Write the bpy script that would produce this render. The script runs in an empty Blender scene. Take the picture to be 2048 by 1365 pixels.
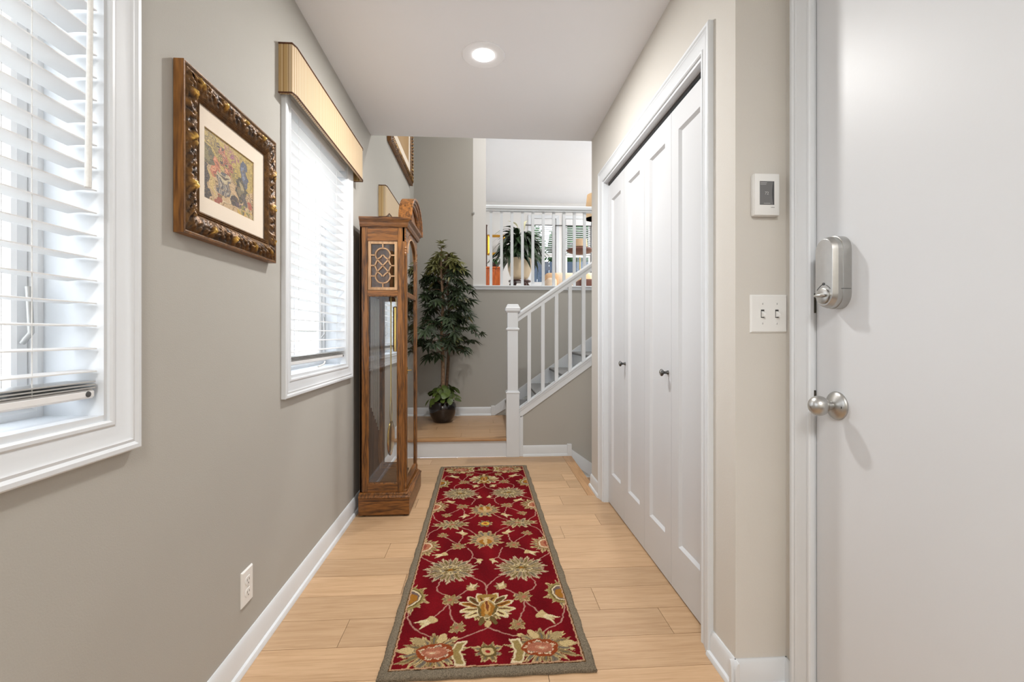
import bpy, bmesh, math, random
import numpy as np
from mathutils import Vector, Matrix, noise as mnoise

# ------------------------------------------------------------------ camera
sc = bpy.context.scene
F_PX, VPX, HORIZON, CAM_H = 915.0, 967.0, 669.0, 1.07
cam_d = bpy.data.cameras.new('camera')
cam_d.sensor_width = 36.0
cam_d.lens = F_PX / 2048 * 36.0
cam_d.shift_y = -(682.5 - HORIZON) / 2048
cam_d.clip_start = 0.02
cam = bpy.data.objects.new('camera', cam_d)
sc.collection.objects.link(cam)
cam.location = (0, 0, CAM_H)
cam.rotation_euler = (math.pi / 2, 0, -math.atan((1024 - VPX) / F_PX))
sc.camera = cam
# ------------------------------------------------------------------ world, exposure
w = bpy.data.worlds.new('sky'); sc.world = w
w.use_nodes = True
bgn = w.node_tree.nodes['Background']
bgn.inputs[0].default_value = (0.88, 0.935, 1.0, 1)
bgn.inputs[1].default_value = 4.6
sc.view_settings.view_transform = 'Standard'
sc.view_settings.look = 'None'
sc.view_settings.exposure = 0.12
sc.view_settings.gamma = 1.0
sc.view_settings.use_curve_mapping = False
LAMP_HALL, LAMP_ENTRY_FILL, LAMP_STAIR_FILL, LAMP_LIVING_FILL = 23.0, 38.0, 34.0, 70.0

# ------------------------------------------------------------------ helpers
C = sc.collection
rnd = random.Random(7)
XL, XR, XD = -0.773, 0.764, 0.924          # left wall, closet wall, entry wall
Z_CEIL, Z_UP, Z_TOP, Z_LAND = 2.44, 1.571, 4.01, 0.160
Y_RET, Y_HEAD, Y_STEP, Y_BACK, Y_FAR = 1.345, 3.204, 3.997, 5.146, 10.15


def lin(c):
    return tuple(((x / 255) / 12.92 if x / 255 <= 0.04045 else ((x / 255 + 0.055) / 1.055) ** 2.4) for x in c)


def wpos(o):
    v = Vector((0, 0, 0))
    while o is not None:
        v += o.location; o = o.parent
    return v


class MB:
    """collects geometry given in world coordinates"""
    def __init__(s):
        s.v = []; s.f = []

    def add(s, vs, fs):
        n = len(s.v)
        s.v.extend([tuple(p) for p in vs]); s.f.extend([tuple(i + n for i in q) for q in fs])
        return s

    def box(s, x0, x1, y0, y1, z0, z1, bev=0.0, seg=1):
        if bev <= 0:
            return s.add([(x0, y0, z0), (x1, y0, z0), (x1, y1, z0), (x0, y1, z0), (x0, y0, z1), (x1, y0, z1), (x1, y1, z1), (x0, y1, z1)],
                         [(0, 3, 2, 1), (4, 5, 6, 7), (0, 1, 5, 4), (1, 2, 6, 5), (2, 3, 7, 6), (3, 0, 4, 7)])
        bm = bmesh.new()
        bmesh.ops.create_cube(bm, size=1)
        for p in bm.verts:
            p.co = Vector(((x0 + x1) / 2 + p.co.x * (x1 - x0), (y0 + y1) / 2 + p.co.y * (y1 - y0), (z0 + z1) / 2 + p.co.z * (z1 - z0)))
        bmesh.ops.bevel(bm, geom=bm.edges[:], offset=bev, segments=seg, profile=0.5, affect='EDGES')
        return s.bm(bm)

    def bm(s, bm):
        bm.verts.index_update()
        s.add([p.co[:] for p in bm.verts], [[q.index for q in fc.verts] for fc in bm.faces])
        bm.free()
        return s

    def prism(s, poly, fn, a, b):
        """poly 2D points, fn(u,v,t)->xyz, extruded from t=a to t=b"""
        n = len(poly)
        vs = [fn(u, v, a) for u, v in poly] + [fn(u, v, b) for u, v in poly]
        fs = [tuple(range(n))[::-1], tuple(range(n, 2 * n))] + [(i, (i + 1) % n, n + (i + 1) % n, n + i) for i in range(n)]
        return s.add(vs, fs)

    def tube(s, pts, r, n=10, cap=True):
        pts = [Vector(p) for p in pts]
        rs = r if isinstance(r, (list, tuple)) else [r] * len(pts)
        base = len(s.v); up = None
        for i, p in enumerate(pts):
            d = (pts[min(i + 1, len(pts) - 1)] - pts[max(i - 1, 0)])
            d = d.normalized() if d.length > 1e-9 else Vector((0, 0, 1))
            if up is None:
                up = d.orthogonal().normalized()
            up = (up - d * up.dot(d)); up = up.normalized() if up.length > 1e-6 else d.orthogonal().normalized()
            si = d.cross(up)
            for k in range(n):
                a = 2 * math.pi * k / n
                s.v.append(tuple(p + (up * math.cos(a) + si * math.sin(a)) * rs[i]))
        for i in range(len(pts) - 1):
            for k in range(n):
                a = base + i * n
                s.f.append((a + k, a + (k + 1) % n, a + n + (k + 1) % n, a + n + k))
        if cap:
            s.f.append(tuple(base + k for k in range(n))[::-1])
            e = base + (len(pts) - 1) * n
            s.f.append(tuple(e + k for k in range(n)))
        return s

    def lathe(s, prof, c, axis='z', n=32, sgn=1):
        """prof [(r,t)], turned about an axis through c"""
        base = len(s.v)
        for r, t in prof:
            for k in range(n):
                a = 2 * math.pi * k / n
                x, y = r * math.cos(a), r * math.sin(a)
                t2 = t * sgn
                p = {'z': (x, y, t2), 'x': (t2, x, y), 'y': (x, t2, y)}[axis]
                s.v.append((c[0] + p[0], c[1] + p[1], c[2] + p[2]))
        for i in range(len(prof) - 1):
            for k in range(n):
                a = base + i * n
                s.f.append((a + k, a + (k + 1) % n, a + n + (k + 1) % n, a + n + k))
        if prof[0][0] > 1e-6:
            s.f.append(tuple(base + k for k in range(n))[::-1])
        if prof[-1][0] > 1e-6:
            e = base + (len(prof) - 1) * n
            s.f.append(tuple(e + k for k in range(n)))
        return s

    def ribbon(s, pts, wd, fn, t0, t1, closed=False):
        """flat strip of width wd along 2D pts, extruded t0..t1 by fn(u,v,t)"""
        n = len(pts); L = []; R = []
        for i, p in enumerate(pts):
            if closed:
                a, b = pts[(i - 1) % n], pts[(i + 1) % n]
            else:
                a, b = pts[max(i - 1, 0)], pts[min(i + 1, n - 1)]
            dx, dy = b[0] - a[0], b[1] - a[1]; l = math.hypot(dx, dy) or 1
            nx, ny = -dy / l * wd / 2, dx / l * wd / 2
            L.append((p[0] + nx, p[1] + ny)); R.append((p[0] - nx, p[1] - ny))
        base = len(s.v)
        for i in range(n):
            s.v += [fn(*L[i], t0), fn(*R[i], t0), fn(*R[i], t1), fn(*L[i], t1)]
        m = n if closed else n - 1
        for i in range(m):
            a = base + 4 * i; b = base + 4 * ((i + 1) % n)
            for k in range(4):
                s.f.append((a + k, a + (k + 1) % 4, b + (k + 1) % 4, b + k))
        if not closed:
            s.f.append((base, base + 1, base + 2, base + 3)); e = base + 4 * (n - 1)
            s.f.append((e + 3, e + 2, e + 1, e))
        return s

    def frame(s, prof, a0, a1, b0, b1, fn, open_bottom=False):
        """mitred frame; prof [(u outwards, v proud)] closed loop, fn(a,b,v)->xyz"""
        loops = []
        for u, v in prof:
            if open_bottom:
                loops.append([fn(a0 - u, b0, v), fn(a0 - u, b1 + u, v), fn(a1 + u, b1 + u, v), fn(a1 + u, b0, v)])
            else:
                loops.append([fn(a0 - u, b0 - u, v), fn(a0 - u, b1 + u, v), fn(a1 + u, b1 + u, v), fn(a1 + u, b0 - u, v)])
        base = len(s.v)
        for l in loops:
            s.v += [tuple(p) for p in l]
        n = len(prof); segs = [(0, 1), (1, 2), (2, 3)] + ([] if open_bottom else [(3, 0)])
        for i in range(n):
            j = (i + 1) % n
            for p, q in segs:
                s.f.append((base + 4 * i + p, base + 4 * i + q, base + 4 * j + q, base + 4 * j + p))
        if open_bottom:
            s.f.append(tuple(base + 4 * i for i in range(n))); s.f.append(tuple(base + 4 * i + 3 for i in range(n))[::-1])
        return s

    def build(s, name, mat, parent=None, smooth=None, colors=None, fix=True, origin=None):
        me = bpy.data.meshes.new(name)
        off = wpos(parent) if parent is not None else Vector(origin or (0, 0, 0))
        vs = [(x - off.x, y - off.y, z - off.z) for x, y, z in s.v]
        me.from_pydata(vs, [], s.f)
        if fix:
            bm = bmesh.new(); bm.from_mesh(me)
            bmesh.ops.recalc_face_normals(bm, faces=bm.faces[:])
            bm.to_mesh(me); bm.free()
        if colors is not None:
            at = me.color_attributes.new('paint', 'FLOAT_COLOR', 'POINT')
            at.data.foreach_set('color', np.asarray(colors, dtype=np.float32).ravel())
        if smooth is not None:
            me.shade_smooth()
            if smooth < 180:
                me.set_sharp_from_angle(angle=math.radians(smooth))
        me.materials.append(mat)
        o = bpy.data.objects.new(name, me); C.objects.link(o)
        if parent is not None:
            o.parent = parent
        elif origin:
            o.location = origin
        return o


def tag(o, label, cat, group=None, kind=None):
    o['label'] = label; o['category'] = cat
    if group: o['group'] = group
    if kind: o['kind'] = kind
    return o


def thing(name, label, cat, loc, group=None):
    o = bpy.data.objects.new(name, None); C.objects.link(o)
    o.location = loc; o.empty_display_size = 0.1
    return tag(o, label, cat, group)


def struct_root(name, loc):
    o = bpy.data.objects.new(name, None); C.objects.link(o); o.location = loc; o['kind'] = 'structure'
    return o


def struct(name, mb, mat, smooth=None):
    o = mb.build(name, mat, None, smooth); o['kind'] = 'structure'
    return o


def inst(src, name, parent, loc, rot=(0, 0, 0), scale=(1, 1, 1)):
    """another part sharing the mesh data of src; loc in world coordinates"""
    o = src.copy(); o.name = name; C.objects.link(o); o.parent = parent
    o.location = Vector(loc) - wpos(parent); o.rotation_euler = rot; o.scale = scale
    return o


# ------------------------------------------------------------------ materials
def nodes_of(name):
    m = bpy.data.materials.new(name); m.use_nodes = True
    nt = m.node_tree; b = nt.nodes['Principled BSDF']
    return m, nt, b


def mat(name, col, rough=0.5, metal=0.0, var=None, bump=None, rand=0.0, spec=0.5, coat=0.0, trans=0.0, attr=False, sheen=0.0):
    m, nt, b = nodes_of(name)
    N, L = nt.nodes.new, nt.links.new
    b.inputs['Roughness'].default_value = rough; b.inputs['Metallic'].default_value = metal
    b.inputs['Specular IOR Level'].default_value = spec
    b.inputs['Coat Weight'].default_value = coat
    b.inputs['Sheen Weight'].default_value = sheen
    c = lin(col)
    tc = N('ShaderNodeTexCoord')
    if attr:
        a = N('ShaderNodeAttribute'); a.attribute_name = 'paint'; src = a.outputs['Color']
    else:
        r = N('ShaderNodeRGB'); r.outputs[0].default_value = (*c, 1); src = r.outputs[0]
    if var:
        sc_, amt = var
        no = N('ShaderNodeTexNoise'); no.inputs['Scale'].default_value = sc_; no.inputs['Detail'].default_value = 6
        L(tc.outputs['Object'], no.inputs['Vector'])
        mr = N('ShaderNodeMapRange'); mr.inputs[3].default_value = 1 - amt; mr.inputs[4].default_value = 1 + amt
        mr.inputs[1].default_value = 0.25; mr.inputs[2].default_value = 0.75
        L(no.outputs[0], mr.inputs[0])
        mx = N('ShaderNodeVectorMath'); mx.operation = 'SCALE'
        L(src, mx.inputs[0]); L(mr.outputs[0], mx.inputs['Scale']); src = mx.outputs[0]
    if rand:
        oi = N('ShaderNodeObjectInfo'); mr = N('ShaderNodeMapRange')
        mr.inputs[3].default_value = 1 - rand; mr.inputs[4].default_value = 1 + rand
        L(oi.outputs['Random'], mr.inputs[0])
        mx = N('ShaderNodeVectorMath'); mx.operation = 'SCALE'
        L(src, mx.inputs[0]); L(mr.outputs[0], mx.inputs['Scale']); src = mx.outputs[0]
    L(src, b.inputs['Base Color'])
    if bump:
        sc_, st = bump
        no = N('ShaderNodeTexNoise'); no.inputs['Scale'].default_value = sc_; no.inputs['Detail'].default_value = 4
        L(tc.outputs['Object'], no.inputs['Vector'])
        bu = N('ShaderNodeBump'); bu.inputs['Strength'].default_value = st; bu.inputs['Distance'].default_value = 0.004
        L(no.outputs[0], bu.inputs['Height']); L(bu.outputs[0], b.inputs['Normal'])
    if trans:
        tr = N('ShaderNodeBsdfTranslucent'); L(src, tr.inputs[0])
        mix = N('ShaderNodeMixShader'); mix.inputs[0].default_value = trans
        out = nt.nodes['Material Output']
        L(b.outputs[0], mix.inputs[1]); L(tr.outputs[0], mix.inputs[2]); L(mix.outputs[0], out.inputs[0])
    return m


def wood(name, c1, c2, axis, rough=0.4, stretch=14.0, scale=9.0, rand=0.0, coat=0.0, lo=0.36, hi=0.6, spec=0.5):
    """grain runs along axis (0,1,2)"""
    m, nt, b = nodes_of(name)
    N, L = nt.nodes.new, nt.links.new
    tc = N('ShaderNodeTexCoord'); oi = N('ShaderNodeObjectInfo')
    off = N('ShaderNodeVectorMath'); off.operation = 'SCALE'; off.inputs[0].default_value = (13.1, 7.7, 9.3)
    L(oi.outputs['Random'], off.inputs['Scale'])
    ad = N('ShaderNodeVectorMath'); L(tc.outputs['Object'], ad.inputs[0]); L(off.outputs[0], ad.inputs[1])
    mp = N('ShaderNodeMapping')
    sv = [stretch] * 3; sv[axis] = 1.0
    mp.inputs['Scale'].default_value = sv
    L(ad.outputs[0], mp.inputs[0])
    n1 = N('ShaderNodeTexNoise'); n1.inputs['Scale'].default_value = scale * 0.35; n1.inputs['Detail'].default_value = 5; n1.inputs['Distortion'].default_value = 1.2
    L(mp.outputs[0], n1.inputs['Vector'])
    n2 = N('ShaderNodeTexNoise'); n2.inputs['Scale'].default_value = scale * 1.6; n2.inputs['Detail'].default_value = 8
    L(mp.outputs[0], n2.inputs['Vector'])
    ma = N('ShaderNodeMath'); ma.operation = 'MULTIPLY_ADD'; ma.inputs[1].default_value = 0.6
    L(n1.outputs[0], ma.inputs[0])
    m2 = N('ShaderNodeMath'); m2.operation = 'MULTIPLY'; m2.inputs[1].default_value = 0.4; L(n2.outputs[0], m2.inputs[0])
    L(m2.outputs[0], ma.inputs[2])
    cr = N('ShaderNodeValToRGB')
    cr.color_ramp.elements[0].position = lo; cr.color_ramp.elements[0].color = (*lin(c2), 1)
    cr.color_ramp.elements[1].position = hi; cr.color_ramp.elements[1].color = (*lin(c1), 1)
    L(ma.outputs[0], cr.inputs[0]); src = cr.outputs[0]
    if rand:
        mr = N('ShaderNodeMapRange'); mr.inputs[3].default_value = 1 - rand; mr.inputs[4].default_value = 1 + rand
        L(oi.outputs['Random'], mr.inputs[0])
        mx = N('ShaderNodeVectorMath'); mx.operation = 'SCALE'; L(src, mx.inputs[0]); L(mr.outputs[0], mx.inputs['Scale']); src = mx.outputs[0]
    L(src, b.inputs['Base Color'])
    b.inputs['Roughness'].default_value = rough; b.inputs['Coat Weight'].default_value = coat; b.inputs['Specular IOR Level'].default_value = spec
    bu = N('ShaderNodeBump'); bu.inputs['Strength'].default_value = 0.12; bu.inputs['Distance'].default_value = 0.002
    L(ma.outputs[0], bu.inputs['Height']); L(bu.outputs[0], b.inputs['Normal'])
    return m


def thin_glass(name, boost=1.0, tint=(1, 1, 1)):
    m = bpy.data.materials.new(name); m.use_nodes = True; nt = m.node_tree
    nt.nodes.remove(nt.nodes['Principled BSDF'])
    N, L = nt.nodes.new, nt.links.new
    t = N('ShaderNodeBsdfTransparent'); t.inputs[0].default_value = (*tint, 1)
    g = N('ShaderNodeBsdfGlossy'); g.inputs['Roughness'].default_value = 0.0
    fr = N('ShaderNodeFresnel'); ge = N('ShaderNodeNewGeometry')
    ior = N('ShaderNodeMapRange'); ior.inputs[3].default_value = 1.5; ior.inputs[4].default_value = 1 / 1.5   # thin pane: the same reflection from either face
    L(ge.outputs['Backfacing'], ior.inputs[0]); L(ior.outputs[0], fr.inputs[0])
    mu = N('ShaderNodeMath'); mu.operation = 'MULTIPLY'; mu.inputs[1].default_value = boost; mu.use_clamp = True
    L(fr.outputs[0], mu.inputs[0])
    mx = N('ShaderNodeMixShader'); L(mu.outputs[0], mx.inputs[0]); L(t.outputs[0], mx.inputs[1]); L(g.outputs[0], mx.inputs[2])
    L(mx.outputs[0], nt.nodes['Material Output'].inputs[0])
    return m


def emit(name, col, st):
    m = bpy.data.materials.new(name); m.use_nodes = True; nt = m.node_tree
    b = nt.nodes['Principled BSDF']; b.inputs['Base Color'].default_value = (*col, 1)
    b.inputs['Emission Color'].default_value = (*col, 1); b.inputs['Emission Strength'].default_value = st
    return m


def stripes(name, c1, c2, c3, period):
    """woven stripes running up, changing along y and x"""
    m, nt, b = nodes_of(name)
    N, L = nt.nodes.new, nt.links.new
    tc = N('ShaderNodeTexCoord'); sp = N('ShaderNodeSeparateXYZ'); L(tc.outputs['Object'], sp.inputs[0])
    ad = N('ShaderNodeMath'); ad.operation = 'ADD'; L(sp.outputs[0], ad.inputs[0]); L(sp.outputs[1], ad.inputs[1])
    di = N('ShaderNodeMath'); di.operation = 'DIVIDE'; di.inputs[1].default_value = period; L(ad.outputs[0], di.inputs[0])
    fr = N('ShaderNodeMath'); fr.operation = 'FRACT'; L(di.outputs[0], fr.inputs[0])
    cr = N('ShaderNodeValToRGB'); e = cr.color_ramp.elements
    e[0].position = 0.0; e[0].color = (*lin(c1), 1); e[1].position = 0.42; e[1].color = (*lin(c1), 1)
    for p, c in ((0.5, c2), (0.66, c2), (0.72, c3), (0.86, c3), (0.93, c1)):
        k = e.new(p); k.color = (*lin(c), 1)
    L(fr.outputs[0], cr.inputs[0]); L(cr.outputs[0], b.inputs['Base Color'])
    b.inputs['Roughness'].default_value = 0.75; b.inputs['Sheen Weight'].default_value = 0.2
    no = N('ShaderNodeTexNoise'); no.inputs['Scale'].default_value = 400; L(tc.outputs['Object'], no.inputs['Vector'])
    bu = N('ShaderNodeBump'); bu.inputs['Strength'].default_value = 0.15; bu.inputs['Distance'].default_value = 0.001
    L(no.outputs[0], bu.inputs['Height']); L(bu.outputs[0], b.inputs['Normal'])
    return m


M = {}
M['taupe'] = mat('taupe_wall', (178, 175, 168), 0.75, var=(1.3, 0.025), bump=(260, 0.10), spec=0.3)  # darker wall tone: left, back, header and stair walls
M['cream'] = mat('cream_wall', (213, 209, 202), 0.75, var=(1.3, 0.02), bump=(260, 0.10), spec=0.3)  # paler wall tone: right, entry, rear and closet walls
M['ceil'] = mat('ceiling_paint', (244, 246, 250), 0.85, var=(2, 0.01), bump=(300, 0.05), spec=0.2)
M['white_wall'] = mat('white_wall_paint', (232, 231, 229), 0.8, var=(2, 0.01), bump=(300, 0.05), spec=0.2)
M['trim'] = mat('white_trim_paint', (222, 226, 230), 0.38, var=(6, 0.012), bump=(40, 0.03))
M['door'] = mat('white_door_paint', (211, 213, 216), 0.42, var=(3, 0.012), bump=(90, 0.03))
M['slat'] = mat('white_slat', (240, 240, 240), 0.45, trans=0.3, var=(4, 0.008))
M['vinyl'] = mat('white_vinyl_sash', (236, 237, 238), 0.35, var=(4, 0.01))
M['cord'] = mat('white_cord', (225, 225, 222), 0.7, var=(200, 0.05))
M['grey_rail'] = mat('grey_metal_rail', (190, 190, 188), 0.35, 0.4, var=(8, 0.03))
M['plank'] = wood('pale_oak_floor', (200, 166, 130), (182, 147, 111), 0, rough=0.42, stretch=16, scale=7, rand=0.10)
M['plank_dark'] = wood('landing_oak_floor', (190, 154, 118), (170, 134, 99), 0, rough=0.36, stretch=16, scale=7, rand=0.05)
M['nosing'] = wood('oak_nosing', (190, 148, 106), (166, 124, 84), 0, rough=0.35, stretch=16, scale=8)
M['nosing_y'] = wood('oak_nosing_lengthwise', (196, 154, 112), (172, 130, 90), 1, rough=0.35, stretch=16, scale=8)
M['sub'] = mat('dark_subfloor', (60, 44, 32), 0.9, var=(10, 0.1))
M['oak_v'] = wood('honey_oak_upright', (140, 90, 40), (66, 38, 14), 2, rough=0.36, stretch=13, scale=11, coat=0.05, lo=0.40, hi=0.57)
M['oak_h'] = wood('honey_oak_across', (138, 88, 40), (66, 38, 14), 0, rough=0.36, stretch=13, scale=11, coat=0.05, lo=0.40, hi=0.57)
M['oak_y'] = wood('honey_oak_lengthwise', (138, 88, 40), (66, 38, 14), 1, rough=0.36, stretch=13, scale=11, coat=0.05, lo=0.40, hi=0.57)
M['oak_dull'] = wood('oak_fretwork', (188, 150, 112), (150, 112, 76), 2, rough=0.5, stretch=8, scale=11)
M['oak_dark'] = wood('dark_oak_interior', (112, 76, 50), (80, 52, 33), 2, rough=0.8, stretch=10, scale=9, spec=0.08)
M['pane'] = thin_glass('window_glass', 1.0)
M['clockglass'] = thin_glass('clock_glass', 1.7)
M['brass'] = mat('polished_brass', (214, 178, 96), 0.16, 1.0, var=(30, 0.05))
M['brass_dull'] = mat('satin_brass', (196, 178, 120), 0.3, 1.0, var=(30, 0.05))
M['nickel'] = mat('brushed_nickel', (186, 185, 182), 0.36, 1.0, var=(60, 0.04), bump=(300, 0.04))
M['nickel_dk'] = mat('dark_nickel', (92, 92, 92), 0.35, 1.0, var=(60, 0.05))
M['black'] = mat('black_gap', (14, 13, 12), 0.7, var=(20, 0.1))
M['iron'] = mat('dark_strike_metal', (90, 86, 78), 0.45, 0.9, var=(60, 0.2))
M['plastic'] = mat('white_plastic', (236, 236, 234), 0.32, var=(10, 0.01))
M['plastic_g'] = mat('grey_slot', (70, 70, 70), 0.5, var=(10, 0.05))
M['screen'] = mat('grey_screen', (112, 112, 113), 0.18, var=(3, 0.04))
M['screen_dk'] = mat('screen_dark_arc', (74, 74, 76), 0.2, var=(3, 0.04))
M['ink'] = mat('pale_screen_print', (190, 190, 190), 0.4, var=(3, 0.02))
M['ink_dk'] = mat('grey_print', (80, 80, 82), 0.5, var=(3, 0.02))
M['valance'] = stripes('striped_cornice_fabric', (208, 187, 154), (188, 158, 116), (172, 140, 96), 0.0155)
M['valance_end'] = stripes('striped_cornice_fabric_end', (196, 164, 112), (214, 190, 146), (166, 130, 78), 0.021)
M['welt'] = mat('patterned_welt', (92, 56, 34), 0.7, var=(60, 0.5))
M['lining'] = mat('cream_lining', (232, 222, 200), 0.8, var=(6, 0.03))
M['paint'] = mat('painted_canvas', (255, 255, 255), 0.55, attr=True, var=(220, 0.14), bump=(260, 0.35))
M['matboard'] = mat('cream_linen_mat', (236, 222, 204), 0.85, var=(500, 0.03), bump=(700, 0.1))
M['giltframe'] = mat('antique_gilt', (255, 255, 255), 0.36, 0.4, attr=True, var=(90, 0.35), bump=(160, 0.4))
M['giltside'] = wood('bronzed_frame_side', (150, 100, 44), (84, 50, 22), 2, rough=0.4, stretch=10, scale=10)
M['rug'] = mat('wool_pile', (255, 255, 255), 0.95, attr=True, var=(420, 0.16), bump=(520, 0.9), spec=0.05)
M['rug_edge'] = mat('grey_wool_binding', (126, 115, 98), 0.95, var=(300, 0.6), bump=(420, 1.0), spec=0.05)
M['leaf'] = mat('dark_palmate_leaf', (50, 64, 38), 0.5, rand=0.45, var=(14, 0.25), trans=0.12)
M['leaf_new'] = mat('olive_young_leaf', (112, 112, 62), 0.5, rand=0.3, var=(14, 0.2), trans=0.2)
M['heart'] = mat('variegated_heart_leaf', (84, 102, 42), 0.4, rand=0.35, var=(26, 0.45), trans=0.1)
M['bark'] = mat('mottled_bark', (138, 112, 88), 0.85, var=(42, 0.55), bump=(60, 0.6))
M['bark_dk'] = mat('brown_twig', (92, 70, 50), 0.85, var=(42, 0.4))
M['soil'] = mat('dark_moss', (44, 36, 26), 0.95, var=(80, 0.4), bump=(90, 0.8))
M['pot'] = mat('dark_glazed_ceramic', (24, 18, 18), 0.1, var=(5, 0.3), coat=0.6)
M['potcream'] = mat('cream_glazed_ceramic', (222, 200, 168), 0.3, var=(4, 0.08))
M['dkwood'] = wood('dark_mahogany', (72, 34, 22), (44, 20, 14), 2, rough=0.3, stretch=10, scale=8)
M['lily'] = mat('dark_lily_leaf', (44, 62, 38), 0.32, rand=0.4, var=(9, 0.2))
M['spathe'] = mat('cream_spathe', (236, 232, 190), 0.5, var=(9, 0.05))
M['tread'] = mat('grey_stair_carpet', (138, 138, 138), 0.95, var=(240, 0.2), bump=(300, 0.6))
M['sofa'] = mat('beige_upholstery', (224, 204, 180), 0.9, var=(60, 0.06), bump=(300, 0.3))
M['cushion'] = mat('tan_cushion', (208, 172, 134), 0.9, var=(60, 0.06), bump=(300, 0.3))
M['shade'] = mat('cream_lamp_shade', (248, 226, 190), 0.8, trans=0.4, var=(30, 0.03))
M['shade_tan'] = mat('tan_lamp_shade', (206, 176, 140), 0.8, trans=0.2, var=(30, 0.05))
M['brownshade'] = mat('brown_leather', (92, 50, 36), 0.5, var=(12, 0.15))
M['orange'] = wood('orange_cherry_wood', (206, 104, 40), (150, 66, 22), 2, rough=0.3, stretch=9, scale=8, coat=0.2)
M['gold'] = mat('gold_leaf_frame', (214, 160, 58), 0.3, 0.8, var=(40, 0.15))
M['mirror'] = mat('mirror_glass', (235, 232, 228), 0.04, 1.0, var=(1, 0.01))
M['burgundy'] = mat('burgundy_glass', (86, 26, 28), 0.12, var=(9, 0.2), coat=0.5)
M['hedge'] = mat('hedge_leaf', (46, 96, 44), 0.6, rand=0.2, var=(18, 0.4), trans=0.25)
M['bluewood'] = mat('blue_fence_paint', (38, 55, 74), 0.6, rand=0.08, var=(9, 0.08))
M['siding'] = mat('pale_grey_siding', (206, 208, 210), 0.7, rand=0.04, var=(7, 0.03))
M['ground'] = mat('pale_gravel', (176, 176, 170), 0.95, var=(12, 0.2), bump=(60, 0.5))
M['carpet'] = mat('beige_carpet', (198, 196, 193), 0.98, var=(200, 0.08), bump=(300, 0.4))
M['lens'] = emit('lit_lens', (1.0, 0.97, 0.93), 9.0)

# ------------------------------------------------------------------ structure
def wall_with_holes(mb, x0, x1, y0, y1, z0, z1, holes):
    """wall slab along y with rectangular holes (y0,y1,z0,z1), sorted"""
    y = y0
    for h in holes:
        mb.box(x0, x1, y, h[0], z0, z1); mb.box(x0, x1, h[0], h[1], h[3], z1)
        if h[2] > z0: mb.box(x0, x1, h[0], h[1], z0, h[2])
        y = h[1]
    mb.box(x0, x1, y, y1, z0, z1)


WIN = [(0.232, 0.990), (1.876, 2.638), (3.52, 4.28)]
WZ0, WZ1 = 0.893, 2.035
mb = MB(); wall_with_holes(mb, XL - 0.16, XL, -1.5, 5.30, -0.15, Z_TOP + 0.1, [(a, b, WZ0, WZ1) for a, b in WIN])
struct('wall_left', mb, M['taupe'])
OP0, OP1, OPZ = 1.552, 2.880, 2.045
mb = MB(); wall_with_holes(mb, XR, XR + 0.12, Y_RET, 3.194, 0, Z_CEIL, [(OP0, OP1, 0, OPZ)])
mb.box(XR + 0.12, XD + 0.16, Y_RET, Y_RET + 0.10, 0, Z_CEIL)
struct('wall_right', mb, M['cream'])
mb = MB(); mb.box(XR + 0.12, 3.0, 3.08, 3.194, -2.2, Z_CEIL); struct('wall_stairwell', mb, M['cream'])
mb = MB(); mb.box(XL, 3.0, 3.08, Y_HEAD, Z_CEIL + 0.14, Z_TOP + 0.1); struct('wall_header', mb, M['taupe'])
DR0, DR1, DRZ = 0.30, 1.232, 2.04
mb = MB(); wall_with_holes(mb, XD, XD + 0.16, -1.5, Y_RET, 0, Z_CEIL, [(DR0 - 0.01, DR1 + 0.012, 0, DRZ + 0.01)])
struct('wall_entry', mb, M['cream'])
mb = MB(); mb.box(XD + 0.16, XD + 0.2, DR0 - 0.1, DR1 + 0.1, 0, 2.2); struct('wall_porch', mb, M['siding'])
mb = MB(); mb.box(XL, -0.117, Y_BACK, Y_BACK + 0.15, -0.15, Z_TOP); mb.box(-0.117, 3.0, Y_BACK, Y_BACK + 0.15, -0.15, Z_UP)
struct('wall_back', mb, M['taupe'])
mb = MB(); mb.box(3.0, 3.12, 3.08, Y_BACK + 0.15, -2.2, Z_TOP); struct('wall_stair_end', mb, M['taupe'])
mb = MB(); mb.box(XL, XD + 0.16, -1.6, -1.5, -0.15, Z_CEIL + 0.14); struct('wall_rear', mb, M['cream'])
# closet interior shell
mb = MB(); mb.box(XR + 0.72, XR + 0.76, 1.445, 3.08, 0, Z_CEIL); struct('wall_closet', mb, M['cream'])
# hall ceiling
mb = MB(); mb.box(XL, XD + 0.16, -1.5, Y_HEAD, Z_CEIL, Z_CEIL + 0.14); struct('ceiling', mb, M['ceil'])
mb = MB(); mb.box(XL - 0.16, 4.6, Y_HEAD, Y_FAR + 0.2, Z_TOP, Z_TOP + 0.1); struct('ceiling_upper', mb, M['ceil'])

# under-stair wall, facing the hall (follows the stringer)
SL = 0.715
def zs(x):                       # top of the closed stringer
    return 0.423 + (x - 0.313) * SL
mb = MB(); mb.prism([(0.345, -2.2), (2.6, -2.2), (2.6, zs(2.6) - 0.08), (0.345, zs(0.345) - 0.08)], lambda u, v, t: (u, t, v), Y_STEP + 0.006, Y_STEP + 0.07)
struct('wall_under_stair', mb, M['taupe'])

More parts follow.
